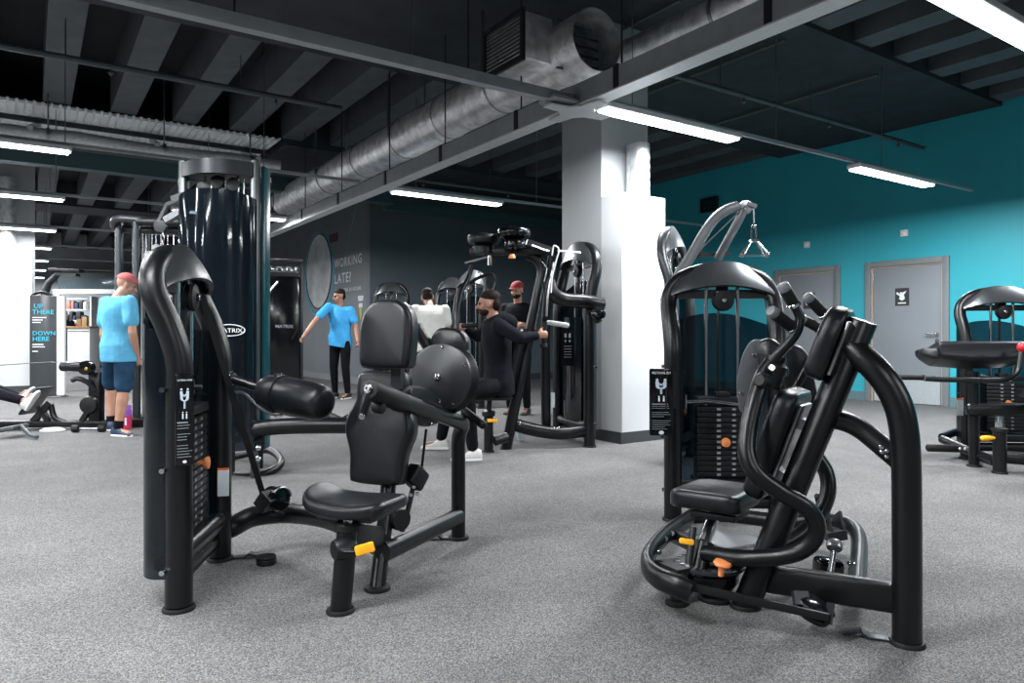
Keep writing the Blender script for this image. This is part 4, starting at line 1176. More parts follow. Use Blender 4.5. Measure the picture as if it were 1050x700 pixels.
# inner floor mechanism
q = M(); q.bar(P(690, 548, 3.3), P(716, 560, 2.95), .05, .06, bev=.01); q.bar(P(680, 575, 2.9), P(705, 585, 2.75), .09, .015); q.build('inner_bracket', black2, RM)
q = M()
for px, py, Y in ((682, 552, 3.05), (689, 547, 3.15), (676, 566, 2.9), (712, 553, 2.84)): q.bolt(P(px, py, Y), (.3, -.9, .3), .011, .009)
build_each(q, 'bracket_bolt', chrome, RM)
# ================================================================= FAR RIGHT: PREACHER CURL
FM = thing('preacher_curl_machine', 'black preacher curl machine cut off by the right edge near the teal wall', 'gym machine', (3.9, 5.8, 0))
tower(FM, face_frame((4.17, 6.0, 0), (-.08, -1, 0)), H=1.47, hw=.325, r=.048, glass=shroud_glass, pin=8, plates=13)
q = M(); q.tube([G(999, 478), P(998, 381, 5.68)], .04, 16); q.build('pad_post', black, FM)
q = M(); foot(q, G(999, 478), .055); foot(q, G(1025, 485), .055); build_each(q, 'foot', rubber, FM)
Tp = frame(P(1001, 364, 5.62), V((1, -.06, 0)), V((0, .35, 1)))
q = M(Tp); rings = []
for x, k in ((-.335, .82), (-.33, .93), (-.31, 1), (-.1, 1), (.15, 1), (.29, 1), (.32, .93), (.328, .82)):
    rings.append([V((x, (-.085 + .02 * min(1, abs(x) / .3)) * k if False else yy * k, zz)) for yy, zz in [(y2 + .012 * (x / .33) ** 2, z2) for y2, z2 in rrect(.17 * (1 - .14 * (x / .33) ** 2), .26, .045)]])
q.loft(rings); q.build('preacher_pad', leather, FM, angle=60)
q = M(Tp); rings = []
for x, y, k in ((-.30, .0, .9), (-.36, -.01, .85), (-.42, .01, .6), (-.445, .02, .4)):
    rings.append([V((x, y + yy * k, zz * k)) for yy, zz in rrect(.11, .2, .03)])
q.loft(rings); q.build('pad_horn', leather, FM, angle=60)
q = M(); q.tube(bend([P(948, 388, 5.3), P(962, 389, 5.3), P(1028, 390, 5.3), P(1044, 384, 5.32), P(1048, 356, 5.36)], .08), .02, 12); q.build('curl_arm', black, FM)
q = M(); q.tube([P(924, 386.5, 5.3), P(945, 387, 5.3)], .021, 14, rnd=.6); gq = q.build('foam_grip', rubber, FM)
q = M(); q.lathe(P(946, 387.2, 5.3), (1, -.0, 0), [(.012, 0), (.024, .002), (.024, .008), (.012, .012), (.012, .09)], 14); q.build('grip_ring', chrome, gq)
q = M(); q.tube([P(1050, 356, 5.2), P(1060, 357, 5.2)], .02, 10); q.ball(P(1048, 356, 5.2), .034); q.build('release_knob', red_p, FM)
q = M(); q.bar(P(990, 420, 5.66), P(1085, 419, 5.50), .09, .095, bev=.03); q.build('front_bar', black, FM)
q = M(); q.tube([G(1025, 485), P(1025, 441, 5.4)], .047, 16); q.build('seat_post', black, FM)
q = M(); q.bar(P(1025, 441, 5.4), P(1025, 426, 5.4), .045, .05, bev=.006); q.build('inner_post', chrome, FM)
q = M(); q.lathe(P(1025, 443, 5.4), (0, 0, 1), [(.047, 0), (.055, .005), (.055, .03), (.04, .035)], 18); q.build('post_collar', rubber, FM)
q = M(); q.lathe(P(1015, 449, 5.36), (-1, -.2, 0), [(.01, -.04), (.018, 0), (.022, .03), (.018, .07), (.006, .08)], 14); q.build('height_lever', yellow, FM)
q = M(); q.tube([P(966, 450, 6.1), P(1002, 466, 5.72)], .036, 14); q.tube([P(966, 448, 6.1), P(985, 441, 6.3)], .033, 12); q.tube([P(1002, 466, 5.70), P(1022, 474, 5.42)], .04, 14); q.tube([P(1028, 468, 5.42), P(1075, 472, 5.3)], .05, 14); build_each(q, 'base_tube', black, FM)
q = M(); q.tube([P(952, 459, 5.6), P(983, 460, 5.62)], .03, 12, rnd=.5); q.build('foot_peg', rubber, FM)
q = M()
for px in (984, 989): q.bolt(P(px, 460, 5.56), (0, -1, 0), .012, .01)
build_each(q, 'peg_bolt', chrome, FM)
q = M(); q.box(P(984.5, 417, 5.93), (.055, .003, .145)); lb = q.build('warning_label', stickerw, FM)
q = M(); q.box(P(984.5, 409, 5.928), (.055, .003, .012)); q.build('label_header', mat('label_orange', (.7, .12, .02), .5), lb)
q = M(); q.tube(cr([P(1006, 385, 5.9), P(1020, 388, 5.85), P(1038, 392, 5.8)], 4), .012, 8); q.build('cross_rod', chrome, FM)
q = M(frame(P(1085, 410, 5.15), V((1, 0, 0)), V((0, 1, 0)))); q.pad(rrect(.42, .36, .08), None, .07, .025, .01); q.build('seat', leather, FM, angle=60)
q = M(); q.tube([P(1085, 414, 5.15), G(1085, 490)], .04, 14); q.build('rear_post', black, FM)

# ================================================================= TALL PULLDOWN BEHIND THE PEC FLY
LP = thing('pulldown_machine', 'tall graphite pulldown machine behind the pectoral fly machine with chrome triangle handle', 'gym machine', (1.31, 5.9, 0))
fl_ = mat('silver_grey_plastic', (.30, .32, .34), .3, .75, .06, 10)
TLp = face_frame((1.41, 5.9, 0), (.88, -.47, 0))
tower(LP, TLp, H=1.98, hw=.27, r=.042, fm=fl_, glass=shroud_glass, pin=6, depth=.07, am=mat('grey_tower_tube', (.07, .076, .082), .32, .5, .08, 12))
silver = mat('silver_grey_tube', (.16, .17, .18), .32, .6, .08, 12)
q = M(); q.tube(cr([P(681, 310, 5.6), P(693, 287, 5.6), P(710, 260, 5.6), P(728, 230, 5.58), P(742, 217, 5.56), P(757, 211, 5.55)], 5), .037, 14, flat=1.1); q.build('boom', silver, LP)
q = M(); q.tube(cr([P(736, 265, 5.75), P(748, 243, 5.65), P(758, 225, 5.58), P(763, 214, 5.55)], 4), .032, 14); q.build('boom_strut', silver, LP)
q = M(); q.lathe(P(764, 213, 5.58), (0, -1, 0), [(.02, -.05), (.052, -.045), (.056, 0), (.05, .045), (.02, .05)], 24); pu = q.build('boom_pulley', silver, LP)
q = M(); q.bolt(P(764, 213, 5.52), (0, -1, 0), .02, .012); q.bar(P(766, 209, 5.54), P(775, 212, 5.54), .05, .03); q.bar(P(752, 208, 5.56), P(758, 212, 5.56), .08, .02); q.build('pulley_guard', chrome, pu)
q = M(); q.tube([P(705, 268, 5.6), P(757, 218, 5.56)], .006, 6); q.build('cable', steel, LP)
q = M(); q.bar(P(712, 262, 5.8), P(748, 260, 5.8), .06, .03); q.lathe(P(712, 258, 5.72), (0, -1, 0), [(.03, 0), (.055, .01), (.055, .03), (.03, .04)], 18); q.build('boom_bracket', black2, LP)
hk = thing('triangle_handle', 'chrome double triangle row handle hanging from the boom of the pulldown machine', 'cable handle', P(773, 262, 5.5))
q = M(); q.cyl(P(772.5, 214, 5.52), P(773, 232, 5.52), .007, n=8); q.build('hook_cable', steel, hk)
q = M(); q.tube([P(773 + 2.6 * math.cos(a), 240 + 7.5 * math.sin(a), 5.52) for a in [2 * PI * k / 16 for k in range(16)]], .0075, 8, closed=True); q.ball(P(773, 231.5, 5.52), .02); q.build('carabiner', chrome, hk)
q = M(); top = P(773, 247, 5.52)
for dy in (-.05, .05):
    l_ = P(761, 261, 5.52) + V((0, dy, 0)); r2_ = P(786, 261, 5.52) + V((0, dy, 0)); tt = top + V((0, dy * .3, 0))
    q.cyl(tt + V((-.02, 0, 0)), l_, .008, n=8); q.cyl(tt + V((.02, 0, 0)), r2_, .008, n=8)
q.bar(top + V((-.03, 0, 0)), top + V((.03, 0, 0)), .05, .02)
q.build('handle_frame', chrome, hk)
q = M()
for px in (761, 786): q.cyl(P(px, 262, 5.45), P(px, 262, 5.59), .017, n=12)
build_each(q, 'grip', steel, hk)
q = M(); q.bar(P(759, 262, 5.52), P(788, 262, 5.52), .06, .012); q.build('handle_bar', chrome, hk)

# ================================================================= CENTRE: REAR DELT / PEC MACHINE WITH SEATED MAN
CM = thing('rear_delt_machine', 'tall black fly machine left of the white pillar with overhead swing arms', 'gym machine', (.3, 6.8, 0))
TC_ = face_frame((.60, 6.98, 0), (-.93, -.37, 0))
tower(CM, TC_, H=1.98, hw=.34, r=.055, glass=shroud_dark, pin=8, bow=.08, stackw=.34, depth=.08)
q = M(); q.tube(cr([P(617, 312, 6.62), P(600, 309, 6.5), P(578, 307, 6.45), P(566, 300, 6.4), P(562, 288, 6.4)], 5), .055, 14, flat=1.2); q.build('tower_brace', black, CM)
q = M(); foot(q, G(519, 460)); foot(q, G(501, 463), .05); foot(q, G(575, 448), .06); build_each(q, 'foot', rubber, CM)
q = M(); q.tube(cr([G(519, 460), P(530, 405, 6.45), P(541, 350, 6.5), P(552, 300, 6.5), P(556, 278, 6.5), P(551, 266, 6.5), P(542, 261, 6.5)], 5), .05, 16, flat=1.0); q.build('inclined_post', black, CM)
q = M(); q.tube([P(548.5, 338, 6.44), P(561, 275, 6.44), P(556, 268, 6.44)], .008, 6); q.build('highlight_edge', chrome, CM)  # added bright tube imitating the highlight along the post's edge
q = M(); q.tube(cr([P(560, 436, 6.7), P(559, 350, 6.6), P(562, 300, 6.55), P(567, 262, 6.5)], 4), .045, 14); q.build('rear_post', black, CM)
q = M(); q.tube(cr([P(524, 434, 6.6), P(545, 440, 6.6), P(575, 444, 6.6), P(606, 440, 6.7)], 4), .055, 14, flat=1.1); q.tube([P(507, 452, 6.3), P(520, 448, 6.35)], .045, 12); build_each(q, 'base_beam', black, CM)
q = M()
for px, py in ((528, 434), (533, 434), (568, 439), (573, 439)): q.bolt(P(px, py, 6.52), (0, -1, 0), .014, .01)
build_each(q, 'beam_bolt', chrome, CM)
q = M(); q.tube([G(501, 463), P(501, 425, 6.4)], .042, 14); q.build('seat_post', black, CM)
q = M(); q.cyl(P(501, 425, 6.4), P(502, 408, 6.4), .022, n=12); q.lathe(P(501, 427, 6.4), (0, 0, 1), [(.042, 0), (.06, .01), (.06, .05), (.04, .06)], 18); q.build('post_collar', black2, CM)
q = M(); q.bar(P(500, 431, 6.3), P(510, 431, 6.26), .02, .03, bev=.005); q.build('height_lever', yellow, CM)
q = M(frame(P(503, 409, 6.3), V((1, .1, 0)), V((-.1, 1, 0)))); q.pad(rrect(.38, .32, .08), None, .075, .028, .01); q.build('seat', leather, CM, angle=60)
q = M(frame(P(532, 372, 6.32), V((.2, 1, .0)), V((.22, 0, 1)))); q.pad(rrect(.26, .62, .08), Matrix.Rotation(PI, 4, 'Y'), .08, .03, .01); q.build('chest_pad', leather, CM, angle=60)
rows = []
for j in range(9):
    rows.append([V((-.20 + .42 * i / 16, .01 + .05 * math.sin(PI * i / 16), .22 + (1.22 - .22) * j / 8)) for i in range(17)])
q = M(TC_); q.sheet(rows, .006); q.build('front_shroud', shroud_dark, CM, angle=60)
# overhead pivots and swing arms
for k, (px, py, Y) in enumerate(((496, 253, 6.5), (527, 247, 6.35))):
    q = M(); q.lathe(P(px, py + 9, Y), (0, 0, 1), [(.03, 0), (.10, .012), (.105, .06), (.10, .08), (.07, .088), (.09, .10), (.14, .112), (.148, .14), (.148, .165), (.135, .185), (.06, .195), (.03, .21)], 28); q.build('pivot_drum', gloss if k else black2, CM)
q = M(); q.bar(P(482, 258, 6.5), P(566, 258, 6.45), .10, .06, bev=.01); q.bar(P(540, 248, 6.4), P(566, 257, 6.45), .06, .05); q.build('head_frame', black2, CM)
q = M(); q.lathe(P(525, 263, 6.22), (0, 0, -1), [(.02, -.02), (.03, 0), (.03, .015), (.01, .02)], 14); q.build('selector_knob', orange, CM)
q = M(); q.tube([P(477, 269, 6.4), P(500, 263, 6.35)], .018, 10); q.tube([P(545, 252, 6.3), P(562, 258, 6.4)], .014, 8); q.cyl(P(502, 262, 6.3), P(502, 272, 6.3), .02, n=10); build_each(q, 'chrome_link', chrome, CM)
q = M(); q.tube(cr([P(484, 272, 6.4), P(480, 285, 6.38), P(473, 300, 6.32), P(469, 320, 6.25), P(468, 345, 6.2)], 5), .022, 12); q.build('near_swing_arm', black, CM)
q = M(); q.tube(cr([P(482, 290, 6.9), P(492, 284, 6.9), P(504, 281, 6.9), P(508, 290, 6.9), P(505, 302, 6.9)], 5), .018, 10); q.build('far_swing_arm', black, CM)
q = M(); q.tube([P(474, 334, 6.2), P(488, 333, 6.2)], .02, 12, rnd=.5); q.build('front_grip', rubber, CM)
q = M(); q.tube([P(562, 330.5, 6.25), P(582, 333.5, 6.1)], .022, 12, rnd=.4); q.build('side_grip', mat('pale_grip', (.4, .42, .43), .5), CM)
q = M(); q.tube(cr([P(566, 262, 6.3), P(568, 252, 6.3), P(573, 256, 6.3), P(570, 268, 6.3), P(566, 285, 6.3), P(565, 300, 6.3)], 5), .007, 8); q.tube([P(572, 257, 6.3), P(595, 259, 6.5)], .009, 8); q.build('white_hose', white_p, CM)
q = M(); q.tube([P(559, 330, 6.0), P(558, 350, 6.0)], .02, 12); q.tube([P(557, 352, 6.02), P(558, 356, 6.02)], .03, 10); q.build('rear_grip', rubber, CM)
q = M(); q.tube(cr([P(567, 270, 6.45), P(561, 300, 6.2), P(559, 325, 6.05)], 4), .02, 10); q.build('grip_arm', black, CM)
q = M(); q.bar(P(606, 318, 6.55), P(616, 330, 6.52), .09, .07, bev=.015); q.lathe(P(614, 322, 6.5), (.4, -1, 0), [(.02, 0), (.045, .01), (.045, .05), (.02, .06)], 16); q.build('tower_clamp', gloss, CM)
q = M(frame(P(582, 355, 6.62), V((.95, -.3, 0)), V((0, 0, 1)))); q.prism(rrect(.12, .36, .01), None, -.005, .005); pl = q.build('instruction_placard', gloss, CM)
q = M(frame(P(582, 355, 6.6), V((.95, -.3, 0)), V((0, 0, 1))))
for x in (-.02, .02): q.box((x, .1, 0), (.02, .04, .002)); q.box((x, .05, 0), (.016, .02, .002))
for k in range(5): q.box((0, -.0 - k * .025, 0), (.07, .005, .002))
q.build('placard_print', print_g, pl)
q = M(); q.box(P(567, 410, 6.63), (.035, .003, .14)); q.build('warning_label', stickerw, CM)

# ================================================================= BACKGROUND TOWERS AT THE CHARCOAL WALL
for (px, Y, fw, lab) in ((401, 12.6, (.1, -1, 0), 'distant dark weight tower seen above the black headrest'),
                         (461, 11.6, (-.5, -1, 0), 'distant dark weight tower right of the man in the white shirt'),
                         (480, 10.3, (-.7, -.8, 0), 'dark weight tower just left of the seated man')):
    c0_ = P(px, HY, Y); c0_.z = 0
    t = thing('weight_tower', lab, 'gym machine', c0_, 'background weight towers')
    TT_ = face_frame(c0_, fw); tower(t, TT_, H=2.02, hw=.27, r=.045, glass=shroud_dark, logo=px == 401, plates=12, depth=.1)
    q = M(TT_); q.tube([V((0, .05, .15)), V((0, 1.0, .15))], .045, 12); q.tube([V((0, .9, .0)), V((0, .9, .5))], .04, 12); build_each(q, 'bench_frame', black, t)
    q = M(TT_ @ Matrix.Translation((0, .85, .48))); q.pad(rrect(.32, .34, .07), None, .07, .02, .01); q.build('seat', leather, t, angle=60)

# ================================================================= TALL CABLE MACHINE (left, behind the lateral raise)
CTc = V((-2.16, 5.34, 0))
CT = thing('cable_machine', 'tall glossy cable machine with smoked half round glass shroud behind left machine', 'gym machine', CTc)
gr = mat('grey_anodised_post', (.09, .10, .105), .35, .6, .08, 20)
TT_ = frame(CTc, V((1, -.02, 0)), V((.02, 1, 0)))
zt = CZ + (HY - 163) * 5.2 / FOC
q = M(TT_)
for sx in (-.255, .275): q.box((sx, -.10, zt / 2), (.055, .07, zt), bev=.012)
build_each(q, 'post', gr, CT)
q = M(TT_); q.box((.315, .0, 1.25), (.03, .12, 2.1), bev=.01); q.build('teal_side_panel', mat('teal_panel', (.004, .05, .065), .25), CT)
rows = []
for j in range(2):
    rows.append([V((-.255 + .53 * (i / 24), -.14 - .14 * math.sin(PI * i / 24), zt - .13 + .105 * j)) for i in range(25)])
q = M(TT_); q.sheet(rows, .02); q.build('top_band', greyplate, CT)
q = M(TT_); q.box((.01, .06, zt - .08), (.53, .34, .04)); q.build('top_cover', black2, CT)
zs = CZ + (HY - 195) * 5.1 / FOC
rows = []
for j in range(12):
    z = .22 + (zs - .22) * j / 11
    rows.append([V((-.25 + .56 * (i / 30) if False else .015 - .285 * math.cos(PI * i / 30), -.12 - .20 * math.sin(PI * i / 30), z - (0 if j < 11 else .05 * (abs(math.cos(PI * i / 30)) ** 3)))) for i in range(31)])
q = M(TT_); q.sheet(rows, .005); sh = q.build('glass_shroud', shroud_mat('blue_smoked_acrylic', (.008, .012, .017), .6), CT, angle=60)
fp = frame(TT_ @ V((.165, -.302, CZ + (HY - 338.5) * 4.98 / FOC)), V((1, .42, 0)), V((0, 0, 1)))
q = M(fp); q.tube([V((.105 * math.cos(2 * PI * k / 36), .04 * math.sin(2 * PI * k / 36), 0)) for k in range(36)], .004, 6, closed=True); lo_ = q.build('logo_ring', print_w, sh)
q = M(fp); q.prism(circ(.1, 30, .037), None, -.003, .001); q.build('logo_plate', gloss, lo_)
tm = text_mesh('MATRIX', .042, fp @ Matrix.Translation((-.078, -.015, .003)), .0005, sx=1.1); tm.build('logo_lettering', print_w, lo_, smooth=False)
q = M(TT_)
for sx in (-.12, .02, .12): q.cyl((sx, -.05, .3), (sx, -.05, zt - .1), .013, n=10)
build_each(q, 'guide_rod', chrome, CT)
q = M(TT_)
for sx in (-.04, .16, .20): q.cyl((sx, -.12, .3), (sx, -.12, zt - .14), .005, n=6)
build_each(q, 'cable', steel, CT)
q = M(TT_)
for sx, sz in ((-.1, -.2), (.0, -.16), (.12, -.18)): q.lathe((sx, -.10, zt + sz), (0, -1, 0), [(.02, 0), (.05, .005), (.045, .015), (.05, .025), (.02, .03)], 20)
build_each(q, 'top_pulley', black2, CT)
for k in range(16):
    q = M(TT_); q.box((0, -.02, .3 + k * .034), (.28, .12, .031), bev=.004); q.build('weight_plate', MATS['weight_plate_black'], CT)
q = M(TT_); q.box((.02, .05, 1.2), (.5, .02, 1.9)); q.build('rear_panel', mat('blue_grey_panel', (.03, .042, .055), .4), CT)
# left pulley arm
q = M(); q.bar(P(192, 200, 5.2), P(178, 205, 5.25), .05, .05); q.tube([P(190, 203, 5.22), P(172, 210, 5.25), P(163, 228, 5.25)], .022, 10); q.bar(P(192, 213, 5.2), P(170, 226, 5.22), .05, .045); q.build('pulley_arm', mat('pale_cast_alloy', (.16, .17, .18), .35, .6), CT)
q = M(); q.lathe(P(165, 232, 5.25), (0, -1, 0), [(.02, -.02), (.045, -.018), (.04, 0), (.045, .018), (.02, .02)], 18); q.build('swivel_pulley', greyplate, CT)
q = M()
for k in range(9): q.tube([P(167 + 1.5 * math.cos(a) * (1 if k % 2 else .4), 239 + k * 5 + 3.3 * math.sin(a), 5.25 + (.0 if k % 2 else .008 * math.cos(a))) for a in [2 * PI * i / 8 for i in range(8)]], .0035, 5, closed=True)
q.build('chain', steel, CT)
# base: beam towards the right, D-shaped foot
q = M(); q.tube(cr([P(228, 448, 5.2), P(240, 446, 5.2), P(262, 440, 5.2), P(285, 437, 5.2), P(320, 436, 5.2), P(372, 436, 5.25)], 5), .055, 14, flat=1.1); q.build('low_beam', black, CT)
q = M()
for px, py in ((238, 430), (250, 429), (243, 446), (252, 443)): q.bolt(P(px, py + (2 if py < 440 else 0), 5.14), (0, -1, .6), .018, .012)
build_each(q, 'beam_bolt', chrome, CT)
q = M(); q.tube([P(335, 424, 5.6), P(351, 432, 5.6), P(372, 420, 5.65)], .035, 10); q.build('foot_brace', black, CT)
q = M(); q.bar(P(236, 455, 5.2), P(236, 484, 5.22), .05, .06); q.bar(P(265, 450, 5.2), P(265, 478, 5.3), .065, .06); build_each(q, 'foot_post', black2, CT)
q = M(); q.tube(cr([P(228, 486, 5.35), P(245, 488, 5.32), P(265, 487, 5.3), P(282, 481, 5.4), P(288, 474, 5.55), P(284, 466, 5.75), P(272, 461, 5.9), P(250, 466, 5.95), P(228, 470, 5.95)], 5), .03, 12); q.build('base_loop', black, CT)
q = M()
for px, py in ((265, 459), (265, 470)): q.bolt(P(px, py, 5.12), (.3, -1, 0), .02, .012)
build_each(q, 'post_bolt', chrome, CT)

# ================================================================= MULTI STATION further back
MS = thing('multi_station', 'tall twin post cable station behind the man in the light blue shirt', 'gym machine', P(140, 343, 8.2) - V((0, 0, 1.05)))
Y = 8.2
q = M()
for px, dy in ((122, .15), (140, 0), (150, .4)):
    b_ = P(px, HY, Y + dy); b_.z = 0; q.tube([b_, b_ + V((0, 0, CZ + (HY - 223) * Y / FOC))], .042, 14)
build_each(q, 'post', mat('grey_post', (.05, .056, .062), .35, .5), MS)
q = M(); q.tube(cr([P(150, 226, 8.2), P(122, 224, 8.2), P(117, 229, 8.3), P(122, 234, 8.4), P(150, 236, 8.4), P(186, 236, 8.3)], 5), .045, 12); q.build('top_loop', greyplate, MS)
q = M(); q.tube([P(142, 227, 8.2), P(188, 228, 8.1)], .05, 12); q.build('top_beam', black2, MS)
for (px, w, lab) in ((166, .42, 0), (188, .3, 1)):
    b_ = P(px, HY, Y + .1); b_.z = .1
    q = M(); q.box(b_ + V((0, .1, .95)), (w, .22, 1.9), bev=.04); q.build('stack_shroud', gloss, MS)
q = M()
for px in (150, 156, 160, 165, 172, 178): q.cyl(P(px, 240, 7.98), P(px, 300, 7.98), .007, n=6)
build_each(q, 'cable', chrome, MS)
q = M()
for px, py in ((153, 262), (161, 255), (170, 268), (176, 258), (184, 266)): q.lathe(P(px, py, 7.95), (.2, -1, 0), [(.02, 0), (.05, .005), (.045, .02), (.05, .03), (.02, .035)], 16)
build_each(q, 'pulley', steel, MS)
q = M(); b_ = P(150, HY, 8.2); q.box((b_.x, 8.3, .05), (.7, .5, .1), bev=.02); q.build('base_plate', black2, MS)

# black column near the mural
BC = thing('cable_column', 'tall black cable column standing in front of the wall mural', 'gym machine', P(291, 343, 11.7) - V((0, 0, 1.05)))
cx_ = P(291, HY, 11.7); TB_ = frame((cx_.x, 11.7, 0), V((.94, .34, 0)), V((-.34, .94, 0))); hb_ = CZ + (HY - 265) * 11.5 / FOC
q = M(TB_); q.box((0, 0, .12 + (hb_ - .35) / 2), (.52, .40, hb_ - .45), bev=.05); cs = q.build('shroud', gloss, BC)
q = M(TB_)
for sx in (-.27, .27): q.box((sx, -.12, hb_ / 2), (.05, .07, hb_), bev=.01)
build_each(q, 'post', greyplate, BC)
q = M(TB_); q.box((0, -.05, hb_ - .03), (.58, .34, .05), bev=.01); q.build('top_cover', greyplate, BC)
q = M(TB_); q.box((0, -.05, hb_ - .13), (.45, .03, .03)); q.box((0, -.06, hb_ - .2), (.45, .03, .02)); build_each(q, 'pulley_rail', steel, BC)
q = M(TB_)
for sx in (-.15, .0, .14): q.lathe((sx, -.16, hb_ - .17), (0, -1, 0), [(.02, 0), (.05, .005), (.045, .02), (.05, .03), (.02, .035)], 16)
build_each(q, 'pulley', chrome, BC)
tm = text_mesh('MATRIX', .07, TB_ @ frame(V((-.14, -.203, CZ + (HY - 336) * 11.6 / FOC)), V((1, 0, 0)), V((0, 0, 1))), .001, sx=1.1); tm.build('lettering', print_g, cs, smooth=False)
q = M(TB_); q.box((0, 0, .06), (.62, .5, .12), bev=.03); q.build('base_plate', black2, BC)
q = M(TB_); q.tube([V((-.1, -.22, 1.9)), V((-.22, -.30, 1.75)), V((-.3, -.32, 1.5))], .018, 8); q.build('handle_strap', steel, BC)
# ================================================================= PEOPLE
def remeshed(q, name, material, parent, voxel=.010, smooth=4, label=None):
    """fuses the shapes in q into one continuous skin"""
    me = q.mesh('tmp', V((0, 0, 0))); ob = bpy.data.objects.new('tmp', me); COL.objects.link(ob)
    a = ob.modifiers.new('r', 'REMESH'); a.mode = 'VOXEL'; a.voxel_size = voxel
    b = ob.modifiers.new('s', 'SMOOTH'); b.iterations = smooth; b.factor = .5
    dg = bpy.context.evaluated_depsgraph_get(); dg.update()
    me2 = bpy.data.meshes.new_from_object(ob.evaluated_get(dg)); bpy.data.objects.remove(ob); bpy.data.meshes.remove(me)
    off = origin_of(parent)
    for v in me2.vertices: v.co -= off
    me2.polygons.foreach_set('use_smooth', [True] * len(me2.polygons))
    return add_obj(name, me2, material, parent, label)


def limb(q, a, b, ra, rb, mid=None, n=14):
    a = V(a); b = V(b); m = mid if mid else (ra + rb) / 2 * 1.04
    q.tube([a, a.lerp(b, .3), a.lerp(b, .65), b], [ra, m, (m + rb) / 2, rb], n, rnd=1)


def joints(T, s=1., **over):
    L = dict(pelvis=(0, 0, .96), hipR=(.095, 0, .92), hipL=(-.095, 0, .92), kneeR=(.11, .02, .50), kneeL=(-.11, .02, .50), ankR=(.12, -.03, .085), ankL=(-.12, -.03, .085),
             waist=(0, .0, 1.10), chest=(0, .0, 1.29), neck=(0, -.01, 1.47), head=(0, .03, 1.635), shR=(.185, -.01, 1.41), shL=(-.185, -.01, 1.41),
             elR=(.24, -.03, 1.12), elL=(-.24, -.03, 1.12), wrR=(.25, .07, .88), wrL=(-.25, .07, .88))
    J = {}
    for k, v in L.items(): J[k] = T @ (V(v) * s)
    f = T.to_3x3() @ V((0, 1, 0))
    J['face'] = f; J['front'] = f; J['toeR'] = f; J['toeL'] = f
    for k, v in over.items(): J[k] = V(v)
    return J


SKIN = mat('skin_light', (.42, .22, .15), .5, 0, .12, 12)
SKIN2 = mat('skin_tan', (.30, .15, .095), .5, 0, .12, 12)
eye_m = mat('eye_dark', (.02, .012, .01), .2)


def hand(q, w, d, palm, side, curl=.4):
    """palm + four fingers + thumb; w wrist, d pointing direction, palm = palm normal, side = towards the thumb"""
    d = V(d).normalized(); palm = (V(palm) - d * V(palm).dot(d)).normalized(); sd = d.cross(palm).normalized()
    if sd.dot(V(side)) < 0: sd = -sd
    q.tube([w - d * .02, w + d * .02, w + d * .055, w + d * .085], [.022, .028, .034, .030], 12, flat=.55, up=palm, rnd=.6)
    for k, (o, L) in enumerate(((.026, .070), (.009, .078), (-.009, .073), (-.026, .058))):
        p0 = w + d * .075 + sd * o; c = curl
        p1 = p0 + (d * math.cos(c) + palm * math.sin(c)) * L * .42; p2 = p1 + (d * math.cos(c * 2.4) + palm * math.sin(c * 2.4)) * L * .33; p3 = p2 + (d * math.cos(c * 3.4) + palm * math.sin(c * 3.4)) * L * .25
        q.tube([p0 - d * .01, p1, p2, p3], [.010, .0095, .0088, .0078], 8, rnd=1)
    t0 = w + d * .025 + sd * .026; t1 = t0 + (d * .6 + sd * .7 + palm * .3).normalized() * .035; t2 = t1 + (d * .9 + sd * .25 + palm * .4).normalized() * .03
    q.tube([t0 - sd * .01, t1, t2], [.013, .0115, .009], 8, rnd=1)


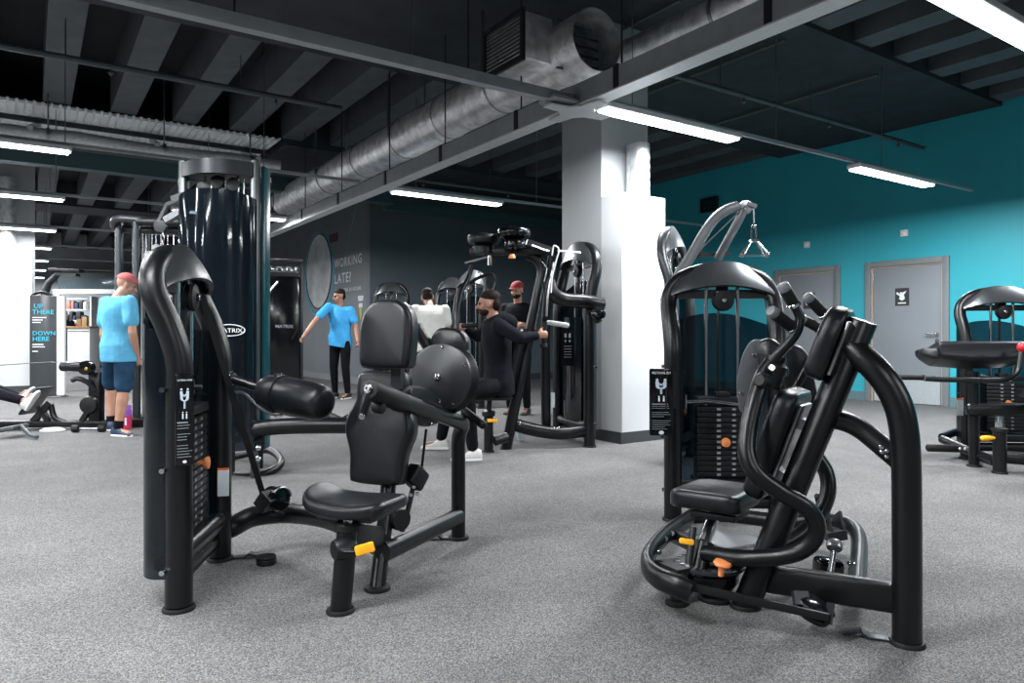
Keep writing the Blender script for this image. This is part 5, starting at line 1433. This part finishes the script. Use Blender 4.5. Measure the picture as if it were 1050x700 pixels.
def person(name, lab, J, skin, top, bottom, shoes, s=1., sleeve=.62, shorts=False, hair=None, hairm=None, cap=None, hood=False, beard=None, long_sleeve=False, loose=1., group=None, socks=None, curl=.5):
    base = V(((J['ankL'].x + J['ankR'].x) / 2, (J['ankL'].y + J['ankR'].y) / 2, 0))
    t = thing(name, lab, 'person', base, group)
    up = (J['neck'] - J['pelvis']).normalized(); fr = J['front']; rt = (J['shR'] - J['shL']).normalized()
    # ---- body
    q = M()
    def torso(q, g, low=0.):
        pl, wa, ch, nk = J['pelvis'], J['waist'], J['chest'], J['neck']
        fw = rt.cross(up).normalized()
        if fw.dot(fr) < 0: fw = -fw
        rings = []
        pts = [(pl - up * (.09 + low), .150 + (.02 if low else 0), .105 + (.015 if low else 0)), (pl, .165 + (.012 if low else 0), .118 + (.008 if low else 0)), (pl.lerp(wa, .6), .150, .108), (wa, .143, .102), (wa.lerp(ch, .5), .155, .110), (ch, .172, .118), (ch.lerp(nk, .4), .182, .106), (ch.lerp(nk, .66), .168, .092), (ch.lerp(nk, .84), .115, .075), (ch.lerp(nk, .96), .068, .06)]
        for p, a, b in pts:
            rings.append([p + rt * ((a * s + g) * math.cos(2 * PI * k / 24)) + fw * ((b * s + g) * math.sin(2 * PI * k / 24)) for k in range(24)])
        q.loft(rings)
    torso(q, 0)
    q.tube([J['chest'].lerp(J['neck'], .6), J['neck'], J['head'] - up * .02], [.075 * s, .057 * s, .052 * s], 14)
    for S in 'LR':
        q.ball(J['sh' + S], .062 * s)
        limb(q, J['sh' + S], J['el' + S], .056 * s, .040 * s, .050 * s); limb(q, J['el' + S], J['wr' + S], .041 * s, .026 * s, .040 * s)
        limb(q, J['hip' + S], J['knee' + S], .090 * s, .056 * s, .082 * s); limb(q, J['knee' + S], J['ank' + S], .055 * s, .036 * s, .058 * s)
        q.tube([J['ank' + S], J['ank' + S] + V((0, 0, -.04)) + J['toe' + S] * .03, J['ank' + S] + V((0, 0, -.05)) + J['toe' + S] * .13], [.038, .036, .03], 10, rnd=1)
        dd = J.get('hd' + S, (J['wr' + S] - J['el' + S]).normalized()); pn = J.get('pn' + S, -rt if S == 'R' else rt)
        hand(q, J['wr' + S], dd, pn, J.get('th' + S, fr), curl)
    # head
    f = V(J['face']).normalized(); hu = J.get('hup', up); hu = (V(hu) - f * V(hu).dot(f)).normalized(); hr = f.cross(hu)
    HT = Matrix(((hr.x, f.x, hu.x, J['head'].x), (hr.y, f.y, hu.y, J['head'].y), (hr.z, f.z, hu.z, J['head'].z), (0, 0, 0, 1))) @ Matrix.Scale(s, 4)
    q.ball((0, -.012, .022), (.074, .094, .092), HT); q.ball((0, .018, -.045), (.056, .066, .066), HT); q.ball((0, .060, -.082), (.026, .024, .022), HT)
    q.add(*nose(), HT); q.ball((0, .078, .018), (.05, .014, .012), HT)
    for sx in (-1, 1): q.ball((sx * .076, -.004, -.012), (.010, .020, .032), HT); q.ball((sx * .042, .052, -.03), (.022, .022, .022), HT)
    q.ball((0, .082, -.058), (.022, .010, .006), HT); q.ball((0, .080, -.069), (.018, .010, .006), HT)
    body = remeshed(q, 'body', skin, t, .0085, 3)
    for sx in (-1, 1):
        q = M(HT); q.ball((sx * .030, .074, .003), (.012, .010, .0075), n=10, m=6); q.build('eye', eye_m, t)
    if beard:
        q = M(HT); q.ball((0, .030, -.066), (.058, .062, .044)); q.ball((0, .076, -.046), (.026, .014, .005)); remeshed(q, 'beard', beard, t, .007, 2)
    if hair:
        q = M(HT); q.ball((0, -.020, .052), (.078, .094, .070)); q.ball((0, -.056, .0), (.069, .052, .074))
        if hair == 'full': q.ball((0, .04, .09), (.065, .05, .03))
        remeshed(q, 'hair', hairm, t, .009, 2)
    if cap:
        q = M(HT)
        rings = []
        for k in range(9):
            a = k / 8 * PI / 2 * .97
            rings.append([V((.086 * math.cos(a) * math.cos(2 * PI * i / 24), -.012 + .105 * math.cos(a) * math.sin(2 * PI * i / 24), .035 + .088 * math.sin(a))) for i in range(24)])
        q.loft(rings); co_ = q.build('cap', cap, t, angle=60)
        bd = J.get('brim', 1)
        q = M(HT); q.prism([(.068 * math.cos(PI * i / 12), bd * (.07 + .075 * math.sin(PI * i / 12))) for i in range(13)], Matrix.Translation((0, 0, .038)), 0, .006, .002); q.build('cap_brim', cap, co_)
    # ---- clothes
    q = M(); torso(q, .014 * loose, .02 + .04 * (loose - 1))
    for S in 'LR':
        q.tube([J['neck'] - up * .05, J['neck'].lerp(J['sh' + S], .55) - up * .025, J['sh' + S] - up * .01], [.062 * s, .062 * s, .058 * s], 12)
        q.ball(J['sh' + S] - up * .006, (.064 * s + .004 * loose))
        e = J['el' + S] if long_sleeve else J['sh' + S].lerp(J['el' + S], sleeve)
        limb(q, J['sh' + S], e, (.060 + .005 * loose) * s, (.050 + .010 * loose) * s if not long_sleeve else .054 * s)
        if long_sleeve: limb(q, J['el' + S], J['el' + S].lerp(J['wr' + S], .93), .052 * s, .040 * s)
    if hood:
        q.tube(cr([J['neck'] + fr * .07 - up * .04, J['neck'] + rt * .085 + up * .0, J['neck'] - fr * .10 + up * .03, J['neck'] - rt * .085, ], 5, True), .030, 10, closed=True)
        q.ball(J['neck'] - fr * .11 - up * .04, (.10, .07, .08))
    remeshed(q, 'hoodie' if hood else 'shirt', top, t, .010, 5)
    q = M()
    rings = []
    fw = rt.cross(up).normalized()
    hr_ = (J['hipR'] - J['hipL']).normalized(); hf = hr_.cross(up).normalized()
    for p, a, b in ((J['pelvis'] - up * .10, .155, .115), (J['pelvis'] - up * .02, .172, .128), (J['pelvis'] + up * .07, .162, .120)):
        rings.append([p + hr_ * (a * s * math.cos(2 * PI * k / 20)) + hf * (b * s * math.sin(2 * PI * k / 20)) for k in range(20)])
    q.loft(rings)
    q.ball(J['pelvis'], .125 * s)
    for S in 'LR':
        q.ball(J['hip' + S], .088 * s)
        if shorts:
            e = J['hip' + S].lerp(J['knee' + S], .92); limb(q, J['hip' + S], e, .094 * s, .092 * s, .102 * s)
        else:
            limb(q, J['hip' + S], J['knee' + S], .090 * s, .070 * s, .090 * s); limb(q, J['knee' + S], J['knee' + S].lerp(J['ank' + S], .93), .068 * s, .050 * s, .066 * s)
    remeshed(q, 'shorts' if shorts else 'trousers', bottom, t, .010, 5)
    for S in 'LR':
        a = J['ank' + S]; d = V(J['toe' + S]).normalized(); zz = J.get('sole' + S, V((0, 0, 1))); sd = d.cross(zz).normalized()
        zz = sd.cross(d).normalized()
        c = a - zz * .052
        q = M()
        rings = []
        for x, w, h0, h1 in ((-.075, .018, -.02, .02), (-.068, .030, -.032, .055), (-.03, .037, -.033, .075), (.02, .040, -.033, .062), (.07, .044, -.033, .028), (.12, .046, -.033, .012), (.16, .038, -.032, .0), (.178, .02, -.025, -.008)):
            cc = c + d * x * s + zz * ((h0 + h1) / 2)
            rings.append([cc + sd * (w * math.copysign(abs(math.cos(2 * PI * k / 20)) ** .8, math.cos(2 * PI * k / 20))) + zz * ((h1 - h0) / 2 * math.copysign(abs(math.sin(2 * PI * k / 20)) ** .7, math.sin(2 * PI * k / 20))) for k in range(20)])
        q.loft(rings); so = q.build('shoe', shoes[0], t, angle=60)
        q = M(); ol = [(-.078, -.0), (-.072, -.026), (-.03, -.038), (.04, -.043), (.11, -.049), (.155, -.041), (.184, -.01), (.184, .01), (.155, .041), (.11, .049), (.04, .043), (-.03, .038), (-.072, .026)]
        q.prism([(x * s, y) for x, y in ol], Matrix(((d.x, sd.x, zz.x, c.x), (d.y, sd.y, zz.y, c.y), (d.z, sd.z, zz.z, c.z), (0, 0, 0, 1))), -.033, -.012, .003); q.build('sole', shoes[1], so)
        if socks:
            q = M(); q.tube([a - (a - J['knee' + S]).normalized() * -.01, a.lerp(J['knee' + S], .18)], [.043, .046], 14); q.build('sock', socks, t)
    return t


def nose():
    q = M(); q.tube([V((0, .083, .008)), V((0, .097, -.016)), V((0, .106, -.034))], [.008, .0105, .015], 8, rnd=1); return q.v, q.f


def stand_T(px, Y, fwd):
    p = P(px, HY, Y); p.z = 0; f = V((fwd[0], fwd[1], 0)).normalized(); x = f.cross(V((0, 0, 1)))
    return frame(p, x, f)


cloth_blue = mat('light_blue_cotton', (.10, .36, .56), .85, 0, .2, 8, .9, 11, spec=.12)
cloth_blue2 = mat('bright_blue_cotton', (.05, .30, .60), .85, 0, .2, 6, .9, 11, spec=.12)
navy = mat('navy_cotton', (.018, .05, .10), .85, 0, .3, 8, .9, 11, spec=.12)
black_c = mat('black_cotton', (.004, .0045, .006), .85, 0, .3, 8, .9, 11, spec=.12)
navyblk = mat('near_black_navy_cotton', (.0045, .0055, .009), .85, 0, .3, 8, .9, 11, spec=.12)
white_c = mat('white_cotton', (.62, .62, .58), .85, 0, .12, 8, .9, 11, spec=.12)
hair_d = mat('dark_hair', (.010, .0065, .005), .7, 0, .3, 60, spec=.15)
red_cap = mat('dark_red_cotton', (.20, .012, .012), .8, 0, .15, 20)
pink_cap = mat('faded_red_cotton', (.42, .10, .10), .8, 0, .15, 20)
sh_w = mat('white_shoe', (.60, .60, .58), .6, 0, .1, 20); sole_w = mat('white_sole', (.7, .7, .7), .6)
sh_n = mat('dark_blue_shoe', (.015, .035, .08), .6); sh_b = mat('black_shoe', (.01, .01, .012), .6)

# seated man in dark hoodie
d_ = lambda a, b: (V(a) - V(b)).normalized()
J = joints(Matrix.Identity(4))
J.update(pelvis=P(511, 392, 6.2), waist=P(511, 373, 6.19), chest=P(509, 350, 6.17), neck=P(506, 326, 6.16), head=P(501, 311, 6.15), hipL=P(509, 396, 6.10), hipR=P(508, 396, 6.30),
         kneeL=P(478, 402, 5.84), kneeR=P(462, 401, 6.45), ankL=P(485, 467, 5.92), ankR=P(452, 452, 6.52), shL=P(512, 334, 5.98), shR=P(503, 332, 6.36),
         elL=P(534, 347, 5.88), elR=P(490, 345, 6.62), wrL=P(550, 344, 5.95), wrR=P(478, 338, 6.52))
J.update(face=V((-1, .05, -.08)), front=V((-1, .12, 0)), toeL=V((-1, -.15, 0)), toeR=V((-1, .0, 0)), hup=V((0, 0, 1)), hdL=V((.95, .2, .12)), pnL=V((.1, 1, 0)), thL=V((0, 0, 1)))
for S in 'LR': J['ank' + S].z = .088
person('person', 'seated man in near black hoodie and trousers gripping the centre machine behind him', J, SKIN2, navyblk, black_c, (sh_w, sole_w), hair='short', hairm=hair_d, hood=True, beard=hair_d, long_sleeve=True, curl=.75)

# standing man in red cap
T_ = stand_T(531, 9.4, (-.35, -1))
J = joints(T_, 1.0); f = V((-.35, -1, 0)).normalized(); rr_ = f.cross(V((0, 0, 1)))
J['elR'] = J['shR'] + V((0, 0, -.28)) + rr_ * .05 + f * .06; J['elL'] = J['shL'] + V((0, 0, -.28)) - rr_ * .05 + f * .06
J['wrR'] = J['chest'] + f * .22 - rr_ * .06 + V((0, 0, -.12)); J['wrL'] = J['chest'] + f * .24 + rr_ * .08 + V((0, 0, -.06)); J['face'] = V((-.6, -1, -.25)).normalized()
person('person', 'standing man in dark red cap and black t-shirt with raised forearms behind the seated man', J, SKIN2, black_c, black_c, (sh_b, sh_b), cap=red_cap, beard=hair_d, hair='short', hairm=hair_d)

# man in white t-shirt, back to us
T_ = stand_T(443, 8.9, (-.15, 1))
J = joints(T_, 1.0); f = V((-.15, 1, 0)).normalized(); rr_ = f.cross(V((0, 0, 1)))
for k_, o in (('chest', .06), ('neck', .14), ('head', .24), ('shL', .10), ('shR', .10), ('waist', .02)): J[k_] = J[k_] + f * o - V((0, 0, o * .45)) - rr_ * (o * .2)
J['elR'] = J['shR'] + V((.04, .02, -.26)); J['wrR'] = J['elR'] + V((.02, .14, -.2)); J['elL'] = J['shL'] + V((-.03, .12, -.24)); J['wrL'] = J['elL'] + V((.02, .2, .0)); J['face'] = V((-.1, 1, -.5)).normalized()
person('person', 'man in loose white t-shirt seen from behind beyond the black headrest', J, SKIN2, white_c, black_c, (sh_b, sh_b), hair='short', hairm=hair_d, loose=1.7)

# man in bright blue t-shirt near the mural
T_ = stand_T(349, 11.7, (-.35, -.9))
J = joints(T_, 1.03); f = V((-.35, -.9, 0)).normalized(); rr_ = f.cross(V((0, 0, 1)))
J['elR'] = P(322, 330, 11.4); J['wrR'] = P(311, 345, 11.2); J['elL'] = J['shL'] + V((.08, .02, -.28)); J['wrL'] = J['elL'] + V((-.05, -.1, -.24)); J['face'] = V((-.8, -.5, -.2)).normalized()
J['shR'] = P(337, 314, 11.65); J['wrL'] = J['elL'] + V((.06, -.14, -.22)) 
person('person', 'man in bright blue t-shirt and black trousers reaching left in front of the wall mural', J, SKIN2, cloth_blue2, black_c, (sh_b, sole_w), hair='short', hairm=hair_d, loose=1.8)

# man in light blue t-shirt and shorts
T_ = stand_T(122, 7.45, (.45, .9))
J = joints(T_, .985); f = V((.45, .9, 0)).normalized(); rr_ = f.cross(V((0, 0, 1)))
J['head'] = J['head'] + f * .06 - V((0, 0, .03)); J['face'] = V((.8, .5, -.35)).normalized()
J['ankL'] = G(114, 441) ; J['ankR'] = G(121, 447); J['ankL'].z = J['ankR'].z = .085; J['kneeR'] = V((J['ankR'].x + .04, J['ankR'].y + .04, .49)); J['kneeL'] = V((J['ankL'].x - .02, J['ankL'].y + .03, .49))
J['toeR'] = V((.95, -.3, 0)); J['toeL'] = V((-.3, .9, 0)); J['elR'] = P(136, 341, 7.3); J['wrR'] = P(141, 366, 7.45); J['elL'] = P(106, 343, 7.5); J['wrL'] = P(110, 362, 7.8)
person('person', 'man in light blue t-shirt, navy shorts and faded red cap standing at the cable station', J, SKIN, cloth_blue, navy, (sh_n, sole_w), cap=pink_cap, shorts=True, loose=2.7, socks=black_c)

# rower whose legs reach in from the left edge
J = joints(Matrix.Identity(4))
J.update(pelvis=P(-72, 424, 7.9), waist=P(-80, 412, 7.9), chest=P(-90, 394, 7.9), neck=P(-98, 374, 7.9), head=P(-100, 358, 7.9), hipL=P(-70, 427, 8.0), hipR=P(-70, 428, 7.8),
         kneeL=P(-25, 392, 8.02), kneeR=P(-28, 396, 7.76), ankL=P(20, 407, 7.98), ankR=P(25, 411, 7.70), shL=P(-96, 381, 8.09), shR=P(-96, 381, 7.71), elL=P(-68, 386, 8.1), elR=P(-70, 387, 7.7), wrL=P(-42, 379, 8.0), wrR=P(-43, 380, 7.8))
ft = V((.55, 0, .83)); J.update(face=V((1, 0, 0)), front=V((1, 0, .1)), toeL=ft, toeR=ft, soleL=V((-.83, 0, .55)), soleR=V((-.83, 0, .55)), hup=V((0, 0, 1)), hdL=V((1, 0, 0)), hdR=V((1, 0, 0)), pnL=V((0, 0, -1)), pnR=V((0, 0, -1)))
person('person', 'rower in dark trousers whose white shoes push on the foot plate at the left edge', J, SKIN2, black_c, navyblk, (sh_w, sole_w), hair='short', hairm=hair_d)

# receptionist far away
T_ = stand_T(66, 20.6, (.3, -1))
J = joints(T_, 1.0)
person('person', 'small distant person in navy top standing behind the white reception counter', J, SKIN, navyblk, black_c, (sh_b, sh_b), hair='full', hairm=hair_d)
# ================================================================= LEFT BACKGROUND
# rowing / low row machine
RW = thing('rowing_machine', 'black low rowing machine with long floor rail at the left edge', 'gym machine', G(60, 441))
r0 = G(-110, 447); r1 = G(112, 441)
q = M(); q.bar(V((r0.x, 7.85, .06)), V((r1.x, 7.95, .06)), .12, .07, bev=.015); q.build('floor_rail', black, RW)
q = M(); b_ = P(99, HY, 7.95); q.box((b_.x, 7.95, .33), (.13, .12, .62), bev=.02); q.build('front_post', black, RW)
q = M(frame(P(38, 411, 7.97), V((0, 1, 0)), V((.55, 0, .83)))); q.prism(rrect(.30, .36, .03), None, -.022, -.006, .004); fpq = q.build('foot_plate', greyplate, RW)
q = M(); q.bar(P(34, 432, 7.88), P(52, 412, 7.88), .06, .06); q.bar(P(40, 416, 7.88), P(50, 432, 7.88), .06, .05); q.build('plate_support', black2, RW)
q = M(); q.tube(cr([P(52, 414, 7.9), P(56, 428, 7.9), P(66, 433, 7.9)], 4), .03, 10); q.build('support_strut', black, RW)
q = M(); q.bar(P(5, 440, 7.3), P(22, 437, 7.3), .26, .05, bev=.02); q.tube([P(22, 437, 7.3), P(31, 446, 7.15), P(38, 448, 7.1)], .02, 10); q.build('low_pedal', mat('cast_grey', (.10, .11, .12), .4, .5), RW)
q = M(); q.lathe(P(89, 377, 7.8), (0, -1, 0), [(.03, -.05), (.075, -.045), (.08, 0), (.075, .045), (.03, .05)], 24); hb = q.build('hub_disc', gloss, RW)
q = M(); q.bolt(P(88.5, 378, 7.74), (0, -1, 0), .02, .012); q.build('hub_bolt', mat('brass_bolt', (.6, .4, .1), .3, .8), hb)
q = M(); q.tube([P(64, 375.5, 7.8), P(84, 376, 7.8)], .055, 14, rnd=.4); q.build('roller_pad', leather, RW, angle=60)
q = M(); q.tube(cr([P(74, 390, 7.8), P(80, 388, 7.8), P(90, 392, 7.85), P(98, 400, 7.9)], 4), .028, 10); q.build('curved_arm', greyplate, RW)
q = M(); q.lathe(P(92, 415, 7.82), (0, -1, 0), [(.03, -.05), (.09, -.04), (.10, 0), (.09, .04), (.03, .05)], 22); q.build('lower_pulley', black2, RW)
q = M(); q.bar(P(84, 432, 7.9), P(96, 412, 7.9), .06, .05); q.build('post_gusset', black2, RW)
q = M(); q.cyl(P(95, 372, 7.88), P(50, 371, 7.88), .005, n=6); q.cyl(P(50, 371, 7.88), P(-42, 377, 7.88), .006, n=6); q.build('pull_cable', steel, RW)
q = M(); q.cyl(P(-45, 378.5, 7.65), P(-45, 378.5, 8.15), .017, n=10); q.build('pull_handle', rubber, RW)
q = M(frame(P(-72, 436, 7.9), V((1, 0, 0)), V((0, 1, 0)))); q.pad(rrect(.32, .30, .08), None, .05, .02, .005); q.build('seat', leather, RW, angle=60)
q = M(); q.box((V((P(-72, 443, 7.9).x, 7.9, .11))), (.16, .14, .09), bev=.01); q.build('seat_carriage', black2, RW)

# dumbbell
g = G(91, 443); t = thing('dumbbell', 'small black dumbbell lying on the floor beside the shoes of the man in shorts', 'dumbbell', g)
q = M(); q.cyl(g + V((-.12, 0, .035)), g + V((.12, .02, .035)), .014, n=10); q.build('handle', steel, t)
q = M()
for sx in (-1, 1): q.cyl(g + V((sx * .10, sx * .01, .04)), g + V((sx * .17, sx * .015, .04)), .04, n=8, bev=.008)
build_each(q, 'weight_head', rubber, t)
# folded white thing
g = G(54, 442); q = M(frame(g, V((1, .1, 0)), V((-.1, 1, 0)))); q.prism(circ(.13, 20, .09), None, 0, .018, .006); q.tube([V((.09 * math.cos(a), .06 * math.sin(a), .025)) for a in [2 * PI * k / 14 for k in range(14)]], .012, 8, closed=True)
tag(q.build('folded_towel', white_c), 'small crumpled white towel on the floor in front of the rowing machine', 'towel')

# bottles
g = G(131, 440); t = thing('water_bottle', 'purple and red drinking bottle standing behind the man in shorts', 'bottle', g)
q = M(); q.lathe(g, (0, 0, 1), [(.036, 0), (.041, .006), (.041, .13), (.039, .15)], 20); q.build('lower_bottle', mat('bottle_red', (.50, .03, .10), .3), t)
q = M(); q.lathe(g, (0, 0, 1), [(.039, .15), (.040, .20), (.036, .225)], 20); q.build('upper_bottle', mat('bottle_purple', (.28, .08, .45), .3), t)
q = M(); q.lathe(g, (0, 0, 1), [(.037, .225), (.037, .262), (.03, .27), (.012, .272)], 20); q.build('lid', mat('lid_purple', (.35, .16, .55), .35), t)
q = M(); q.box(g + V((0, -.0415, .09)), (.02, .002, .08)); q.build('bottle_print', print_w, t)
g = G(534, 452); t = thing('water_bottle', 'clear plastic water bottle standing on the floor under the centre machine', 'bottle', g)
q = M(); q.lathe(g, (0, 0, 1), [(.028, 0), (.035, .006), (.035, .06), (.032, .07), (.035, .08), (.035, .13), (.02, .165), (.015, .17)], 18); q.build('bottle_body', mat('clear_plastic', (.55, .66, .70), .15, trans=.5), t)
q = M(); q.lathe(g, (0, 0, 1), [(.016, .168), (.017, .188), (.012, .19)], 14); q.build('lid', white_p, t)

# kiosk
p = P(45, HY, 12.0); K = thing('display_column', 'dark printed display column with teal and white lettering at the far left', 'display column', (p.x, 12.0, 0))
zk = CZ + (HY - 303) * 12.0 / FOC
TK = frame((p.x, 12.0, 0), V((.93, .36, 0)), V((-.36, .93, 0)))
q = M(TK)
q.prism([(x, y) for x, y in [(-.19, .10), (-.19, -.06)] + [(-.19 + .38 * k / 10, -.06 - .05 * math.sin(PI * k / 10)) for k in range(1, 10)] + [(.19, -.06), (.19, .10)]], None, .03, zk, .01); kb = q.build('dark_panel', mat('kiosk_grey', (.040, .045, .05), .35), K)
q = M(TK); q.box((.25, .02, zk / 2 + .01), (.12, .16, zk - .03), bev=.02); q.build('white_side', white_p, K)
q = M(TK); q.prism(circ(.36, 28, .26), None, 0, .022, .006); q.build('base_plate', steel, K)
q = M(TK); q.tube([V((-.19 + .3 * k / 8, .05, zk + .06 * math.sin(PI * k / 8))) for k in range(9)], .02, 8); q.build('top_trim', black2, K)
def kt(txt, z, size, m, x=-.15, y=-.1145):
    tm = text_mesh(txt, size, TK @ frame(V((x, y, z)), V((1, 0, 0)), V((0, 0, 1))), .002); tm.build('lettering', m, kb, smooth=False)
kz = lambda py: CZ + (HY - py) * 11.9 / FOC
kt('UP', kz(316), .105, print_t, -.12); kt('THERE', kz(322), .105, print_t, -.14); kt('DOWN', kz(343.5), .098, print_t, -.14); kt('HERE', kz(349.5), .105, print_t, -.14)
q = M(TK)
for py, w in ((325.5, .2), (328, .15), (330.5, .12), (353, .16), (355.5, .18), (360, .08)): q.box((-.14 + w / 2, -.115, kz(py)), (w, .003, .016))
build_each(q, 'print_line', print_w, kb)

# boom machine behind the kiosk
p = P(47, HY, 13.0); t = thing('cable_boom', 'dark bent boom arm rising above the display column', 'gym machine', (p.x, 13, 0))
q = M(); q.tube([V((p.x, 13, 0)), P(46, 300, 13), P(50, 290, 13), P(61, 279, 13)], [.07, .07, .06, .05], 12); q.build('boom_post', greyplate, t)
q = M(); q.bar(P(52, 276, 13), P(84, 278, 12.9), .14, .06, bev=.01); q.bar(P(60, 281, 13), P(80, 282, 12.9), .10, .05); build_each(q, 'boom_head', black2, t)

# reception: white framed opening, counter, shelves
p0 = P(59.5, HY, 19); p1 = P(150, HY, 19)
zb_ = CZ + (HY - 299) * 19 / FOC
t = thing('glazed_screen', 'white framed glazed screen in front of the distant reception', 'screen', (p0.x, 19, 0))
q = M(); q.box((p0.x, 19, zb_ / 2), (.14, .12, zb_), bev=.01); q.box((p1.x, 19, zb_ / 2), (.10, .12, zb_), bev=.01); build_each(q, 'screen_post', white_p, t)
q = M(); q.box(((p0.x + p1.x) / 2, 19, zb_), (p1.x - p0.x + .2, .14, .12), bev=.01); q.build('screen_beam', white_p, t)
q = M(); q.box(((p0.x + p1.x) / 2, 19, 2.1 + .35), (p1.x - p0.x, .012, .5)); q.build('glass_panel', shroud_mat('clear_glass', (.3, .34, .36), .12), t)
c0 = P(69, HY, 20); c1 = P(92, HY, 20); zc_ = CZ + (HY - 336) * 20 / FOC
t = thing('reception_counter', 'white reception counter with wooden top in the distant left opening', 'counter', ((c0.x + c1.x) / 2, 20.2, 0))
q = M(); q.box(((c0.x + c1.x) / 2, 20.25, zc_ / 2), (c1.x - c0.x, .5, zc_), bev=.01); q.build('counter_body', white_p, t)
q = M(); q.box(((c0.x + c1.x) / 2, 20.22, zc_ + .02), (c1.x - c0.x + .08, .6, .045), bev=.008); q.build('counter_top', mat('oak_top', (.42, .22, .09), .5), t)
q = M(); q.box(((c0.x + c1.x) / 2, 19.99, zc_ - .1), (c1.x - c0.x - .04, .012, .02)); q.build('counter_groove', greyplate, t)
for px, hh, mm, lb in ((82, .2, 'kraft_brown', 'small brown box on the left of the reception counter'), (87.5, .26, 'tan_card', 'taller tan box on the right of the reception counter')):
    q = M(); g = P(px, HY, 20.2); q.box((g.x, 20.2, zc_ + .043 + hh / 2), (.14, .12, hh), bev=.012); q.box((g.x, 20.2, zc_ + .045 + hh), (.08, .06, .03)); tag(q.build('counter_box', mat(mm, (.30, .16, .07) if hh < .22 else (.48, .30, .14), .6)), lb, 'box', 'boxes on the reception counter')
s0 = P(60.5, HY, 21.5); s1 = P(69, HY, 21.5)
t = thing('shelf_unit', 'white shelf unit full of small items left of the reception counter', 'shelf', ((s0.x + s1.x) / 2, 21.5, 0))
q = M(); 
for k in range(7): q.box(((s0.x + s1.x) / 2 + .25, 21.6, .15 + k * .33), (1.0, .35, .03))
build_each(q, 'shelf_board', white_p, t)
q = M(); q.box((s0.x - .02, 21.6, 1.1), (.04, .36, 2.2)); q.box((s0.x + 1.0, 21.6, 1.1), (.04, .36, 2.2)); build_each(q, 'shelf_side', white_p, t)
random.seed(3); cols = [mat('item_%s' % n, c_, .6) for n, c_ in (('navy', (.02, .03, .09)), ('white', (.6, .6, .6)), ('black', (.02, .02, .02)), ('skin_pink', (.35, .15, .12)))]
for k in range(6):
    x = s0.x + .06
    while x < s0.x + .8:
        w = random.uniform(.08, .16); h = random.uniform(.12, .26)
        q = M(); q.box((x + w / 2, 21.55, .166 + k * .33 + h / 2), (w * .85, .2, h), bev=.015); q.box((x + w / 2, 21.55, .166 + k * .33 + h), (w * .4, .1, .02))
        tag(q.build('shelf_item', random.choice(cols)), 'small packaged item on the white shelves left of the reception counter', 'package', 'items on the reception shelves'); x += w
wallbox_a = M(); wallbox_a.box((P(100, HY, 25).x, 25, 1.5), (9, .15, 3.0)); tag(wallbox_a.build('wall_reception', mat('reception_wall', (.30, .33, .35), .6, 0, .2, 1), smooth=False), kind='structure')
# bikes silhouettes behind the glass: two simple exercise bikes
for px, Y, lab in ((100, 22.5, 'distant exercise bike just right of the reception counter'), (112, 23.5, 'distant exercise bike partly behind the man in the light blue shirt')):
    g = P(px, HY, Y); g.z = 0; t = thing('exercise_bike', lab, 'exercise bike', g, 'distant exercise bikes')
    q = M(); q.tube([g + V((-.5, 0, .05)), g + V((.5, 0, .05))], .04, 8); q.tube([g + V((-.25, 0, .05)), g + V((-.3, 0, .95))], .035, 8); q.tube([g + V((.3, 0, .05)), g + V((.4, 0, 1.35))], .035, 8); q.tube([g + V((-.28, 0, .5)), g + V((.35, 0, .75))], .03, 8); q.build('bike_frame', black, t)
    q = M(); q.cyl(g + V((.25, -.04, .35)), g + V((.25, .04, .35)), .26, n=20, bev=.01); q.build('flywheel', steel, t)
    q = M(); q.ball(g + V((-.3, 0, 1.0)), (.14, .09, .04)); q.build('saddle', leather, t)
    q = M(); q.tube([g + V((.4, -.22, 1.4)), g + V((.35, -.1, 1.38)), g + V((.35, .1, 1.38)), g + V((.4, .22, 1.4))], .02, 8); q.build('handlebar', rubber, t)
# ================================================================= CAMERA, WORLD
wd = bpy.data.worlds.new('world'); scene.world = wd; wd.use_nodes = True
wd.node_tree.nodes['Background'].inputs['Color'].default_value = (.5, .6, .7, 1); wd.node_tree.nodes['Background'].inputs['Strength'].default_value = .0
cam = bpy.data.cameras.new('camera'); co = bpy.data.objects.new('camera', cam); COL.objects.link(co); scene.camera = co
cam.sensor_width = 36; cam.lens = 36 * FOC / 1050; cam.shift_y = (HY - 350) / 1050; cam.clip_start = .05; cam.clip_end = 200
co.location = (0, 0, CZ); co.rotation_euler = (PI / 2, 0, 0)
vs = scene.view_settings; scene.display_settings.display_device = 'sRGB'
vs.view_transform = 'Standard'; vs.look = 'None'; vs.gamma = 1; vs.use_curve_mapping = False; vs.exposure = EXPO
# square the room to the world axes: the whole place, camera included, is turned together
RZ = Matrix.Rotation(-math.atan2(AD.y, AD.x), 4, 'Z')
for o in scene.objects:
    o.location = RZ @ V(o.location)
    if o.type in ('LIGHT', 'CAMERA'):
        o.rotation_euler = (RZ @ o.rotation_euler.to_matrix().to_4x4()).to_euler()
for me in bpy.data.meshes:
    if me.users: me.transform(RZ)
